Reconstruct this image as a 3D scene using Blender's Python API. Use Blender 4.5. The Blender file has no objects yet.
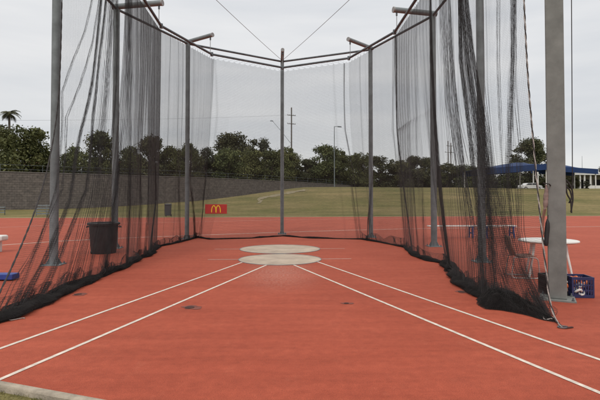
import bpy, math, random
import numpy as np
from mathutils import Vector, Matrix
R = math.radians
rnd = random.Random(7)
rng = np.random.default_rng(11)
sc = bpy.context.scene
COL = sc.collection

# ---------------------------------------------------------------- camera
F = 456.0                       # focal length in photo pixels (600 wide)
YAW, PITCH, SHY = R(2.5), R(1.3), -0.02
EYE = Vector((0, 0, 1.6))
cam_d = bpy.data.cameras.new('camera'); cam = bpy.data.objects.new('camera', cam_d); COL.objects.link(cam)
cam_d.sensor_width = 36; cam_d.lens = F / 600 * 36; cam_d.shift_y = SHY
cam_d.clip_start = 0.05; cam_d.clip_end = 3000
cam.location = EYE
cam.rotation_euler = (R(90) + PITCH, 0, -YAW)
sc.camera = cam

# ---------------------------------------------------------------- sky and sun
SUN_EL, SUN_AZ = R(52), R(200)      # azimuth clockwise from +Y
w = bpy.data.worlds.new('World'); sc.world = w; w.use_nodes = True
nt = w.node_tree; nt.nodes.clear()
def N(t, **k):
    n = nt.nodes.new(t)
    for a, b in k.items(): setattr(n, a, b)
    return n
sky = N('ShaderNodeTexSky', sky_type='NISHITA', sun_disc=False, sun_elevation=SUN_EL, sun_rotation=SUN_AZ)
bg1 = N('ShaderNodeBackground'); bg1.inputs['Strength'].default_value = 0.1
nt.links.new(sky.outputs[0], bg1.inputs[0])
tc = N('ShaderNodeTexCoord')
sep = N('ShaderNodeSeparateXYZ'); nt.links.new(tc.outputs['Generated'], sep.inputs[0])
ramp = N('ShaderNodeValToRGB')
er = ramp.color_ramp; er.elements[0].position = 0.0; er.elements[0].color = (.80, .80, .785, 1)
er.elements[1].position = 1.0; er.elements[1].color = (1.62, 1.55, 1.44, 1)
for p, c in ((.07, (.86, .855, .84)), (.13, (.77, .775, .78)), (.22, (.80, .805, .81)), (.38, (.815, .825, .838)), (.6, (1.15, 1.13, 1.09))):
    e = er.elements.new(p); e.color = (*c, 1)
nt.links.new(sep.outputs['Z'], ramp.inputs[0])
mp = N('ShaderNodeMapping'); mp.inputs['Scale'].default_value = (1.3, 1.3, 9.0); mp.inputs['Rotation'].default_value = (R(5), R(3), 0)
nt.links.new(tc.outputs['Generated'], mp.inputs[0])
no = N('ShaderNodeTexNoise'); no.inputs['Scale'].default_value = 1.6; no.inputs['Detail'].default_value = 5; no.inputs['Roughness'].default_value = .5
nt.links.new(mp.outputs[0], no.inputs['Vector'])
cr = N('ShaderNodeValToRGB'); c2 = cr.color_ramp
c2.elements[0].position = .3; c2.elements[0].color = (.88, .895, .92, 1)
c2.elements[1].position = .68; c2.elements[1].color = (1.07, 1.06, 1.05, 1)
nt.links.new(no.outputs[0], cr.inputs[0])
mul = N('ShaderNodeMix', data_type='RGBA', blend_type='MULTIPLY'); mul.inputs['Factor'].default_value = 1
nt.links.new(ramp.outputs[0], mul.inputs[6]); nt.links.new(cr.outputs[0], mul.inputs[7])
bg2 = N('ShaderNodeBackground'); bg2.inputs['Strength'].default_value = 1.0
nt.links.new(mul.outputs[2], bg2.inputs[0])
mx = N('ShaderNodeMixShader'); mx.inputs[0].default_value = .92
nt.links.new(bg1.outputs[0], mx.inputs[1]); nt.links.new(bg2.outputs[0], mx.inputs[2])
out = N('ShaderNodeOutputWorld'); nt.links.new(mx.outputs[0], out.inputs[0])

sd = bpy.data.lights.new('sun', 'SUN'); sd.energy = 1.2; sd.angle = R(18); sd.color = (1, .95, .88)
sun = bpy.data.objects.new('sun', sd); COL.objects.link(sun)
sdir = Vector((math.sin(SUN_AZ) * math.cos(SUN_EL), math.cos(SUN_AZ) * math.cos(SUN_EL), math.sin(SUN_EL)))
sun.rotation_euler = sdir.to_track_quat('Z', 'Y').to_euler(); sun.location = sdir * 50

sc.view_settings.view_transform = 'Standard'; sc.view_settings.look = 'None'
sc.view_settings.gamma = 1; sc.view_settings.use_curve_mapping = False
sc.view_settings.exposure = 0.0
sc.render.engine = 'CYCLES'
sc.cycles.use_denoising = True
sc.cycles.max_bounces = 6; sc.cycles.transparent_max_bounces = 16

# ---------------------------------------------------------------- pixel <-> world helpers
_cy, _sy, _cp, _sp = math.cos(YAW), math.sin(YAW), math.cos(PITCH), math.sin(PITCH)
FW = Vector((_sy * _cp, _cy * _cp, _sp)); RT = Vector((_cy, -_sy, 0)); UP = RT.cross(FW)
PY0 = 200 + SHY * 600
def ray(px, py): return (FW + RT * ((px - 300) / F) + UP * ((PY0 - py) / F))
def G(px, py, z=0.0):
    d = ray(px, py); t = (z - EYE.z) / d.z; p = EYE + d * t; return Vector((p.x, p.y, z))
def at(px, py, Y):
    d = ray(px, py); return EYE + d * (Y / d.y)
def proj(p):
    d = Vector(p) - EYE; k = d.dot(FW); return 300 + F * d.dot(RT) / k, PY0 - F * d.dot(UP) / k

# ---------------------------------------------------------------- materials
def mat(name, col, rough=.7, metal=0, var=0, vscale=8, bump=0, bscale=60, spec=.5, stains=None):
    m = bpy.data.materials.new(name); m.use_nodes = True; t = m.node_tree; b = t.nodes['Principled BSDF']
    b.inputs['Base Color'].default_value = (*col, 1); b.inputs['Roughness'].default_value = rough
    b.inputs['Metallic'].default_value = metal; b.inputs['Specular IOR Level'].default_value = spec
    co = t.nodes.new('ShaderNodeTexCoord')
    if var:
        n = t.nodes.new('ShaderNodeTexNoise'); n.inputs['Scale'].default_value = vscale; n.inputs['Detail'].default_value = 6
        n.inputs['Roughness'].default_value = .65
        t.links.new(co.outputs['Object'], n.inputs['Vector'])
        r = t.nodes.new('ShaderNodeValToRGB'); r.color_ramp.elements[0].position = .3; r.color_ramp.elements[1].position = .72
        r.color_ramp.elements[0].color = (*[c * (1 - var) for c in col], 1)
        r.color_ramp.elements[1].color = (*[min(1, c * (1 + var)) for c in col], 1)
        t.links.new(n.outputs[0], r.inputs[0]); t.links.new(r.outputs[0], b.inputs['Base Color'])
    if bump:
        n2 = t.nodes.new('ShaderNodeTexNoise'); n2.inputs['Scale'].default_value = bscale; n2.inputs['Detail'].default_value = 3
        t.links.new(co.outputs['Object'], n2.inputs['Vector'])
        bp = t.nodes.new('ShaderNodeBump'); bp.inputs['Strength'].default_value = bump; bp.inputs['Distance'].default_value = .01
        t.links.new(n2.outputs[0], bp.inputs['Height']); t.links.new(bp.outputs[0], b.inputs['Normal'])
    return m
M = {}
M['steel'] = mat('galvanised_steel', (.18, .205, .215), .65, .1, .3, 3, .15, 120)
M['gate'] = mat('gate_post_steel', (.185, .19, .18), .75, 0, .24, 3, .2, 150)
M['rail'] = mat('rail_steel', (.105, .12, .132), .6, .2, .3, 6)
M['cap'] = mat('cap_plastic', (.28, .28, .28), .6)
M['wire'] = mat('wire_rope', (.22, .22, .22), .6, .3)
M['net'] = mat('net_twine', (.05, .046, .047), .9, 0, .3, 4, spec=.2)
M['hemtwine'] = mat('hem_twine_black', (.028, .025, .025), .9, 0, .3, 4, spec=.2)
M['hem'] = mat('net_bunched', (.014, .013, .014), .95, 0, .6, 14, 1.0, 55, spec=.15)
M['rope_light'] = mat('rope_light', (.32, .28, .26), .9, 0, .5, 30, .5, 200)
M['rope_dark'] = mat('rope_dark', (.035, .03, .03), .9, 0, .4, 30)
M['white'] = mat('white_plastic', (.68, .67, .64), .5, 0, .08, 6)
M['whitepaint'] = mat('line_paint', (.60, .52, .455), .8, 0, .28, 14)
M['blue'] = mat('blue_plastic', (.02, .05, .25), .55, 0, .2, 9)
M['navy'] = mat('navy_plastic', (.022, .03, .10), .45, 0, .25, 9)
M['brown'] = mat('chair_plastic', (.23, .115, .085), .55, 0, .15, 8)
M['chrome'] = mat('chrome_tube', (.45, .42, .4), .35, .6)
M['black'] = mat('black_plastic', (.018, .018, .02), .6, 0, .3, 6)
M['bin_dark'] = mat('dark_grey_plastic', (.05, .05, .055), .6)
M['orange'] = mat('orange_rubber', (.55, .13, .03), .6)
M['peach'] = mat('faded_pink_cloth', (.27, .19, .17), .9, 0, .25, 12)
M['red'] = mat('sign_red', (.45, .02, .015), .6, 0, .08, 3)
M['yellow'] = mat('sign_yellow', (.85, .5, .02), .6)
M['shade'] = mat('shade_cloth', (.009, .033, .115), .85, 0, .25, .6)
M['roofsheet'] = mat('roof_sheet', (.5, .5, .48), .6, 0, .12, .7)
M['wallpale'] = mat('pale_wall', (.42, .4, .36), .85, 0, .15, .8)
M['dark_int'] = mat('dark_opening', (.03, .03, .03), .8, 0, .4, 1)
M['tile'] = mat('terracotta_roof', (.30, .13, .085), .85, 0, .3, 1.2)
M['glass'] = mat('window_glass', (.03, .035, .04), .15)
M['carwhite'] = mat('car_white', (.7, .7, .7), .25, 0, .04, 1)
M['tyre'] = mat('tyre_rubber', (.02, .02, .02), .85)
M['wood'] = mat('timber_pole', (.12, .105, .09), .85, 0, .3, 3)
M['bark'] = mat('bark', (.10, .08, .06), .9, 0, .4, 3, .6, 10)
M['kerb'] = mat('kerb_concrete', (.34, .29, .23), .9, 0, .35, 7, .6, 60)
M['hole'] = mat('socket_dark', (.05, .018, .014), .9, 0, .5, 12)
M['wear'] = mat('worn_rubber', (.17, .05, .036), .9, 0, .45, 7)

def leafmat(name, c1, c2, c3):
    m = bpy.data.materials.new(name); m.use_nodes = True; t = m.node_tree; b = t.nodes['Principled BSDF']
    co = t.nodes.new('ShaderNodeTexCoord'); n = t.nodes.new('ShaderNodeTexNoise'); n.inputs['Scale'].default_value = 7
    n.inputs['Detail'].default_value = 5; t.links.new(co.outputs['Object'], n.inputs['Vector'])
    r = t.nodes.new('ShaderNodeValToRGB'); r.color_ramp.elements[0].position = .35; r.color_ramp.elements[0].color = (*c1, 1)
    r.color_ramp.elements[1].position = .68; r.color_ramp.elements[1].color = (*c3, 1)
    e = r.color_ramp.elements.new(.52); e.color = (*c2, 1)
    e = r.color_ramp.elements.new(.80); e.color = (c3[0] * 1.15, c3[1] * .8, c3[2] * 1.1, 1)
    t.links.new(n.outputs[0], r.inputs[0])
    oi = t.nodes.new('ShaderNodeObjectInfo'); hs = t.nodes.new('ShaderNodeHueSaturation')
    mr = t.nodes.new('ShaderNodeMapRange'); mr.inputs[3].default_value = .9; mr.inputs[4].default_value = 1.3
    t.links.new(oi.outputs['Random'], mr.inputs[0]); t.links.new(mr.outputs[0], hs.inputs['Value'])
    mh = t.nodes.new('ShaderNodeMapRange'); mh.inputs[3].default_value = .478; mh.inputs[4].default_value = .512; mq = t.nodes.new('ShaderNodeMath'); mq.operation = 'FRACT'; mk_ = t.nodes.new('ShaderNodeMath'); mk_.operation = 'MULTIPLY'; mk_.inputs[1].default_value = 7.3
    t.links.new(oi.outputs['Random'], mk_.inputs[0]); t.links.new(mk_.outputs[0], mq.inputs[0]); t.links.new(mq.outputs[0], mh.inputs[0]); t.links.new(mh.outputs[0], hs.inputs['Hue'])
    t.links.new(r.outputs[0], hs.inputs['Color']); t.links.new(hs.outputs[0], b.inputs['Base Color'])
    b.inputs['Roughness'].default_value = .75; b.inputs['Specular IOR Level'].default_value = .25
    return m
M['leaf'] = leafmat('foliage_olive', (.05, .06, .023), (.085, .095, .034), (.125, .128, .05))
M['leaf_dark'] = leafmat('foliage_dark', (.042, .048, .024), (.07, .074, .034), (.11, .105, .05))
M['leaf_grey'] = leafmat('foliage_grey', (.03, .034, .022), (.06, .065, .042), (.09, .095, .06))

def track_mat():
    m = bpy.data.materials.new('track_rubber'); m.use_nodes = True; t = m.node_tree; b = t.nodes['Principled BSDF']
    L = t.links.new
    co = t.nodes.new('ShaderNodeTexCoord')
    def noise(s, d, rgh=.6, sc3=None):
        n = t.nodes.new('ShaderNodeTexNoise'); n.inputs['Scale'].default_value = s; n.inputs['Detail'].default_value = d; n.inputs['Roughness'].default_value = rgh
        if sc3:
            q = t.nodes.new('ShaderNodeMapping'); q.inputs['Scale'].default_value = sc3; L(co.outputs['Object'], q.inputs[0]); L(q.outputs[0], n.inputs['Vector'])
        else: L(co.outputs['Object'], n.inputs['Vector'])
        return n
    def ramp_(n, a, ca, bb, cb):
        r = t.nodes.new('ShaderNodeValToRGB'); r.color_ramp.elements[0].position = a; r.color_ramp.elements[0].color = (*ca, 1)
        r.color_ramp.elements[1].position = bb; r.color_ramp.elements[1].color = (*cb, 1); L(n.outputs[0], r.inputs[0]); return r
    def mulc(a, bq, f=1):
        x = t.nodes.new('ShaderNodeMix'); x.data_type = 'RGBA'; x.blend_type = 'MULTIPLY'; x.inputs['Factor'].default_value = f
        L(a, x.inputs[6]); L(bq, x.inputs[7]); return x.outputs[2]
    base = ramp_(noise(.5, 6, .6), .3, (.312, .059, .030), .7, (.375, .078, .041))
    grain = ramp_(noise(110, 5, .85), .36, (.62, .60, .60), .66, (1.38, 1.4, 1.42))
    mid = ramp_(noise(9, 6, .7), .3, (.86, .84, .84), .7, (1.12, 1.15, 1.16))
    strk = ramp_(noise(1.2, 5, .7, (.35, 3, 1)), .34, (.88, .86, .85), .64, (1.07, 1.09, 1.10))
    c = mulc(mulc(mulc(base.outputs[0], grain.outputs[0]), mid.outputs[0]), strk.outputs[0])
    fleck = ramp_(noise(34, 2, .5), .70, (1, 1, 1), .78, (.72, .74, .75)); c = mulc(c, fleck.outputs[0])
    scuff = ramp_(noise(3.2, 8, .8, (1, .6, 1)), .56, (1, 1, 1), .74, (1.12, 1.34, 1.42)); dirt = ramp_(noise(.8, 9, .75), .56, (1, 1, 1), .74, (.87, .88, .9)); c = mulc(c, dirt.outputs[0]); c = mulc(c, scuff.outputs[0])
    # chalk and dust trodden out in front of the throwing circle
    mp_ = t.nodes.new('ShaderNodeMapping'); mp_.inputs['Location'].default_value = (0, -9.9 / 2.4, 0); mp_.inputs['Scale'].default_value = (1 / 1.0, 1 / 2.4, 1)
    L(co.outputs['Object'], mp_.inputs[0])
    vl = t.nodes.new('ShaderNodeVectorMath'); vl.operation = 'LENGTH'; L(mp_.outputs[0], vl.inputs[0])
    fr = t.nodes.new('ShaderNodeMapRange'); fr.interpolation_type = 'SMOOTHSTEP'; fr.inputs[1].default_value = 0; fr.inputs[2].default_value = 1.1; fr.inputs[3].default_value = 1; fr.inputs[4].default_value = 0
    L(vl.outputs['Value'], fr.inputs[0])
    dn = t.nodes.new('ShaderNodeMapRange'); dn.inputs[1].default_value = .45; dn.inputs[2].default_value = .75; dn.inputs[3].default_value = 0.05; dn.inputs[4].default_value = .8
    L(noise(22, 6, .75).outputs[0], dn.inputs[0])
    mm = t.nodes.new('ShaderNodeMath'); mm.operation = 'MULTIPLY'; L(fr.outputs[0], mm.inputs[0]); L(dn.outputs[0], mm.inputs[1])
    x = t.nodes.new('ShaderNodeMix'); x.data_type = 'RGBA'; L(mm.outputs[0], x.inputs['Factor']); L(c, x.inputs[6]); x.inputs[7].default_value = (.55, .36, .30, 1)
    L(x.outputs[2], b.inputs['Base Color'])
    b.inputs['Roughness'].default_value = .85; b.inputs['Specular IOR Level'].default_value = .3
    bp = t.nodes.new('ShaderNodeBump'); bp.inputs['Strength'].default_value = .5; bp.inputs['Distance'].default_value = .004
    L(noise(230, 2).outputs[0], bp.inputs['Height']); L(bp.outputs[0], b.inputs['Normal'])
    return m
M['track'] = track_mat()

def grass_mat():
    m = bpy.data.materials.new('grass_ground'); m.use_nodes = True; t = m.node_tree; b = t.nodes['Principled BSDF']; L = t.links.new
    co = t.nodes.new('ShaderNodeTexCoord')
    def noise(s, d, r_=.6):
        n = t.nodes.new('ShaderNodeTexNoise'); n.inputs['Scale'].default_value = s; n.inputs['Detail'].default_value = d; n.inputs['Roughness'].default_value = r_
        L(co.outputs['Object'], n.inputs['Vector']); return n
    a = t.nodes.new('ShaderNodeValToRGB'); L(noise(.09, 7, .65).outputs[0], a.inputs[0])
    a.color_ramp.elements[0].position = .34; a.color_ramp.elements[0].color = (.095, .10, .038, 1)
    a.color_ramp.elements[1].position = .68; a.color_ramp.elements[1].color = (.195, .16, .084, 1)
    e = a.color_ramp.elements.new(.5); e.color = (.14, .125, .057, 1)
    g = t.nodes.new('ShaderNodeValToRGB'); L(noise(2.5, 8, .8).outputs[0], g.inputs[0])
    g.color_ramp.elements[0].position = .3; g.color_ramp.elements[0].color = (.7, .7, .7, 1)
    g.color_ramp.elements[1].position = .7; g.color_ramp.elements[1].color = (1.35, 1.3, 1.25, 1)
    g2 = t.nodes.new('ShaderNodeValToRGB'); L(noise(45, 5, .8).outputs[0], g2.inputs[0])
    g2.color_ramp.elements[0].position = .35; g2.color_ramp.elements[0].color = (.55, .55, .55, 1)
    g2.color_ramp.elements[1].position = .65; g2.color_ramp.elements[1].color = (1.5, 1.45, 1.4, 1)
    x = t.nodes.new('ShaderNodeMix'); x.data_type = 'RGBA'; x.blend_type = 'MULTIPLY'; x.inputs['Factor'].default_value = 1
    L(a.outputs[0], x.inputs[6]); L(g.outputs[0], x.inputs[7])
    mpg = t.nodes.new('ShaderNodeMapping'); mpg.inputs['Scale'].default_value = (.12, 1, 1); L(co.outputs['Object'], mpg.inputs[0])
    nb = noise(.45, 6, .7); L(mpg.outputs[0], nb.inputs['Vector'])
    rb = t.nodes.new('ShaderNodeValToRGB'); L(nb.outputs[0], rb.inputs[0]); rb.color_ramp.elements[0].position = .36; rb.color_ramp.elements[0].color = (.80, .84, .78, 1)
    rb.color_ramp.elements[1].position = .66; rb.color_ramp.elements[1].color = (1.25, 1.2, 1.2, 1)
    x0 = t.nodes.new('ShaderNodeMix'); x0.data_type = 'RGBA'; x0.blend_type = 'MULTIPLY'; x0.inputs['Factor'].default_value = 1
    L(x.outputs[2], x0.inputs[6]); L(rb.outputs[0], x0.inputs[7]); x = x0
    y = t.nodes.new('ShaderNodeMix'); y.data_type = 'RGBA'; y.blend_type = 'MULTIPLY'; y.inputs['Factor'].default_value = .8
    L(x.outputs[2], y.inputs[6]); L(g2.outputs[0], y.inputs[7])
    L(y.outputs[2], b.inputs['Base Color']); b.inputs['Roughness'].default_value = .95; b.inputs['Specular IOR Level'].default_value = .1
    return m
M['grass'] = grass_mat()
M['blade'] = leafmat('grass_blades', (.07, .075, .025), (.14, .13, .05), (.26, .22, .11))

def concrete_mat():
    m = mat('circle_concrete', (.42, .34, .27), .85, 0, .28, 1.6, .4, 90); return m
M['concrete'] = concrete_mat()

def wall_mat():
    m = bpy.data.materials.new('block_wall'); m.use_nodes = True; t = m.node_tree; b = t.nodes['Principled BSDF']; L = t.links.new
    uv = t.nodes.new('ShaderNodeUVMap'); uv.uv_map = 'UVMap'
    br = t.nodes.new('ShaderNodeTexBrick'); br.inputs['Scale'].default_value = 1; br.inputs['Brick Width'].default_value = .55
    br.inputs['Row Height'].default_value = .30; br.inputs['Mortar Size'].default_value = .014; br.inputs['Mortar Smooth'].default_value = .4
    br.inputs['Color1'].default_value = (.138, .122, .112, 1); br.inputs['Color2'].default_value = (.108, .096, .089, 1); br.inputs['Mortar'].default_value = (.066, .058, .054, 1)
    L(uv.outputs[0], br.inputs['Vector'])
    n = t.nodes.new('ShaderNodeTexNoise'); n.inputs['Scale'].default_value = 2.2; n.inputs['Detail'].default_value = 8; n.inputs['Roughness'].default_value = .75; L(uv.outputs[0], n.inputs['Vector'])
    r = t.nodes.new('ShaderNodeValToRGB'); L(n.outputs[0], r.inputs[0]); r.color_ramp.elements[0].position = .3; r.color_ramp.elements[0].color = (.6, .6, .6, 1)
    r.color_ramp.elements[1].position = .7; r.color_ramp.elements[1].color = (1.5, 1.45, 1.4, 1)
    x = t.nodes.new('ShaderNodeMix'); x.data_type = 'RGBA'; x.blend_type = 'MULTIPLY'; x.inputs['Factor'].default_value = 1
    L(br.outputs[0], x.inputs[6]); L(r.outputs[0], x.inputs[7]); L(x.outputs[2], b.inputs['Base Color'])
    bp = t.nodes.new('ShaderNodeBump'); bp.inputs['Strength'].default_value = .8; bp.inputs['Distance'].default_value = .05
    L(br.outputs['Fac'], bp.inputs['Height']); bp.invert = True; L(bp.outputs[0], b.inputs['Normal'])
    b.inputs['Roughness'].default_value = .95
    return m
M['wall'] = wall_mat()

# ---------------------------------------------------------------- mesh helpers
class B:
    def __init__(s): s.v = []; s.f = []
    def add(s, vs, fs):
        o = len(s.v); s.v += [tuple(p) for p in vs]; s.f += [tuple(i + o for i in f) for f in fs]; return s
    def box(s, c, d, rz=0, top=1.0, rx=0, ry=0):
        hx, hy, hz = d[0] / 2, d[1] / 2, d[2] / 2
        rm = Matrix.Rotation(rz, 3, 'Z') @ Matrix.Rotation(ry, 3, 'Y') @ Matrix.Rotation(rx, 3, 'X')
        vs = []
        for z in (-1, 1):
            k = top if z > 0 else 1
            for x, y in ((-1, -1), (1, -1), (1, 1), (-1, 1)):
                vs.append(Vector(c) + rm @ Vector((x * hx * k, y * hy * k, z * hz)))
        return s.add(vs, [(3, 2, 1, 0), (4, 5, 6, 7), (0, 1, 5, 4), (1, 2, 6, 5), (2, 3, 7, 6), (3, 0, 4, 7)])
    def tube(s, pts, r, n=8, closed=False, caps=True):
        pts = [Vector(p) for p in pts]; m = len(pts)
        rs = r if isinstance(r, (list, tuple)) else [r] * m
        vs = []; prev = None
        for i, p in enumerate(pts):
            a = pts[(i - 1) % m] if (closed or i > 0) else p; b_ = pts[(i + 1) % m] if (closed or i < m - 1) else p
            t = (b_ - a); t = t.normalized() if t.length > 1e-9 else Vector((0, 0, 1))
            if prev is None:
                u = t.cross(Vector((0, 0, 1))); u = u if u.length > .05 else t.cross(Vector((0, 1, 0)))
            else: u = prev - t * prev.dot(t)
            u.normalize(); prev = u; q = t.cross(u)
            for k in range(n):
                an = 2 * math.pi * k / n; vs.append(p + (u * math.cos(an) + q * math.sin(an)) * rs[i])
        fs = []
        for i in range(m if closed else m - 1):
            j = (i + 1) % m
            for k in range(n):
                l = (k + 1) % n; fs.append((i * n + k, i * n + l, j * n + l, j * n + k))
        if caps and not closed: fs += [tuple(range(n - 1, -1, -1)), tuple((m - 1) * n + k for k in range(n))]
        return s.add(vs, fs)
    def lathe(s, c, prof, n=24, cap=True, sx=1, sy=1):
        vs = []; c = Vector(c)
        for r, z in prof:
            for k in range(n):
                a = 2 * math.pi * k / n; vs.append(c + Vector((r * math.cos(a) * sx, r * math.sin(a) * sy, z)))
        fs = []
        for i in range(len(prof) - 1):
            for k in range(n):
                l = (k + 1) % n; fs.append((i * n + k, i * n + l, (i + 1) * n + l, (i + 1) * n + k))
        if cap: fs += [tuple(range(n - 1, -1, -1)), tuple((len(prof) - 1) * n + k for k in range(n))]
        return s.add(vs, fs)
    def build(s, name, m, root=None, smooth=False, bevel=0):
        me = bpy.data.meshes.new(name)
        off = world_of(root)
        me.from_pydata([(v[0] - off.x, v[1] - off.y, v[2] - off.z) for v in s.v], [], s.f); me.materials.append(m); me.update()
        if smooth: me.polygons.foreach_set('use_smooth', [True] * len(me.polygons))
        o = bpy.data.objects.new(name, me); COL.objects.link(o)
        if root is not None: o.parent = root
        if bevel:
            bv = o.modifiers.new('bevel', 'BEVEL'); bv.width = bevel; bv.segments = 2; bv.limit_method = 'ANGLE'; bv.angle_limit = R(40)
        if smooth and len(me.polygons) < 60000:
            try: me.set_sharp_from_angle(angle=R(40))
            except Exception: pass
        return o
def world_of(o):
    p = Vector((0, 0, 0))
    while o is not None: p += Vector(o.location); o = o.parent
    return p
def tag(o, label=None, cat=None, group=None, kind=None):
    if label: o['label'] = label
    if cat: o['category'] = cat
    if group: o['group'] = group
    if kind: o['kind'] = kind
    return o
def thing(name, label, cat, loc, group=None):
    o = bpy.data.objects.new(name, None); COL.objects.link(o); o.location = loc; o.empty_display_size = .2
    return tag(o, label, cat, group)
def copy_tree(o, parent=None):
    c = o.copy(); COL.objects.link(c); c.parent = parent
    for ch in [q for q in o.children]: copy_tree(ch, c)
    return c
def fast_mesh(name, V, Q, m, root=None, smooth=False):
    """V (n,3) array, Q (k,4) or (k,3) array"""
    me = bpy.data.meshes.new(name); off = world_of(root); V = np.asarray(V, dtype=np.float32) - np.array(off, dtype=np.float32)
    k, s = Q.shape
    me.vertices.add(len(V)); me.vertices.foreach_set('co', V.ravel())
    me.loops.add(k * s); me.loops.foreach_set('vertex_index', Q.astype(np.int32).ravel())
    me.polygons.add(k); me.polygons.foreach_set('loop_start', np.arange(0, k * s, s, dtype=np.int32))
    try: me.polygons.foreach_set('loop_total', np.full(k, s, dtype=np.int32))
    except Exception: pass
    if smooth: me.polygons.foreach_set('use_smooth', np.ones(k, dtype=bool))
    me.materials.append(m); me.update(calc_edges=True)
    o = bpy.data.objects.new(name, me); COL.objects.link(o)
    if root is not None: o.parent = root
    return o
def sstep(x): x = np.clip(x, 0, 1); return x * x * (3 - 2 * x)

# ---------------------------------------------------------------- terrain
def crest(X): return np.interp(X, [-32, -20, -13, -5, 3.5, 12, 40], [.5, .85, 1.25, 2.3, 3.45, 3.6, 3.35])
def hgt(X, Y):
    X = np.asarray(X, float); Y = np.asarray(Y, float)
    h = crest(X) * sstep((Y - 41) / (37 + 0 * X))
    h = h + .12 * np.sin(X * .21 + 1) * np.sin(Y * .17) * sstep((Y - 45) / 12)
    return np.where(Y < 41, -.03, h - .03)
def gz(x, y): return float(hgt(x, y))
xs = np.concatenate([np.linspace(-900, -130, 12), np.linspace(-120, 160, 141), np.linspace(170, 900, 12)])
ys = np.concatenate([np.linspace(-200, 0, 5), np.linspace(10, 40, 4), np.linspace(41, 160, 120), np.linspace(170, 1500, 20)])
XX, YY = np.meshgrid(xs, ys); ZZ = hgt(XX, YY)
nx, ny = len(xs), len(ys); idx = np.arange(nx * ny).reshape(ny, nx)
Q = np.stack([idx[:-1, :-1], idx[:-1, 1:], idx[1:, 1:], idx[1:, :-1]], -1).reshape(-1, 4)
tag(fast_mesh('ground', np.stack([XX, YY, ZZ], -1).reshape(-1, 3), Q, M['grass'], smooth=True), kind='structure')

def hit(px, py):
    d = ray(px, py); t_ = 30.0
    while t_ < 400:
        p = EYE + d * t_
        if gz(p.x, p.y) >= p.z: return Vector((p.x, p.y, gz(p.x, p.y)))
        t_ += .25
    return p
wpth = B(); vs = []; mid = [hit(*p) for p in ((256, 204), (262, 201.5), (258, 199), (268, 197), (276, 195.5), (286, 193.5), (297, 191.5), (308, 190))]
n_ = 40; mm_ = np.array([tuple(p) for p in mid]); ss_ = np.linspace(0, len(mid) - 1, n_)
for i in range(n_):
    x_ = np.interp(ss_[i], range(len(mid)), mm_[:, 0]); y_ = np.interp(ss_[i], range(len(mid)), mm_[:, 1]); wd = rnd.uniform(.6, 2.2) * (1 if 2 < i < n_ - 2 else .2)
    for k in (-1, 1): vs.append((x_ + rnd.uniform(-.1, .1), y_ + k * wd, gz(x_, y_ + k * wd) + .03))
wpth.add(vs, [(2 * i, 2 * i + 2, 2 * i + 3, 2 * i + 1) for i in range(n_ - 1)])
tag(wpth.build('worn_path', mat('bare_earth', (.20, .165, .095), .95, 0, .3, 1.5)), kind='structure')

# kerb line near the camera, bottom left
K0, K1 = G(0, 383), G(104, 402); kd = (K1 - K0).normalized()
Ka, Kb = K0 - kd * 30, K0 + kd * 14
# track slab: everything beyond the kerb line up to the grass bank
far = [(-75, 33), (-45, 36.5), (-25, 38), (-10, 38.6), (0, 39), (15, 39.8), (35, 40.6), (75, 40.8)]
tb = B(); pts = [(Ka.x, Ka.y), (Kb.x, Kb.y), (75, Kb.y - 8)] + far[::-1]
tb.add([(x, y, 0) for x, y in pts], [tuple(range(len(pts)))])
tag(tb.build('track', M['track']), kind='structure')
# kerb
kn = Vector((kd.y, -kd.x, 0))
if kn.y > 0: kn = -kn
kb = B(); n = 90
prof = [(0, -.05), (0, .012), (.01, .02), (.075, .022), (.085, .01), (.085, -.05)]
vs = []; fs = []
for i in range(n + 1):
    p = Ka + (Kb - Ka) * (i / n)
    for a, z in prof:
        j = rnd.uniform(-.004, .004); vs.append(p + kn * (a + j) + Vector((0, 0, z + j * .8 + .004)))
for i in range(n):
    for k in range(len(prof) - 1): fs.append((i * 6 + k, i * 6 + k + 1, i * 6 + 7 + k, i * 6 + 6 + k))
kb.add(vs, fs); tag(kb.build('kerb', M['kerb'], smooth=True), kind='structure')
# pale edge strip between track and grass bank
eb = B()
vs = []
for (x, y) in far: vs += [(x, y + .002, .01), (x, y + .55, .01)]
eb.add(vs, [(2 * i, 2 * i + 2, 2 * i + 3, 2 * i + 1) for i in range(len(far) - 1)])
tag(eb.build('track_edging', mat('edging_strip', (.27, .23, .13), .95, 0, .3, 2)), kind='structure')

# grass blades near the camera (behind the kerb)
def blades():
    V = []; n = 15000
    t = rng.uniform(26.5, 35.5, n); d = .07 + rng.random(n) ** 1.2 * 1.8
    k = np.array(kd); q = np.array(kn); base = np.array(Ka) + t[:, None] * k + d[:, None] * q; base[:, 2] = -.025
    h = rng.uniform(.01, .032, n); an = rng.uniform(0, 6.28, n); wv = np.stack([np.cos(an), np.sin(an), 0 * an], 1) * .0035
    lean = rng.normal(0, .022, (n, 3)); lean[:, 2] = h
    V = np.stack([base - wv, base + wv, base + lean], 1).reshape(-1, 3)
    return fast_mesh('grass', V, np.arange(3 * n).reshape(-1, 3), M['blade'])
tag(blades(), 'short dry grass behind the concrete edging at the bottom left corner', 'grass', kind='stuff')

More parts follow.
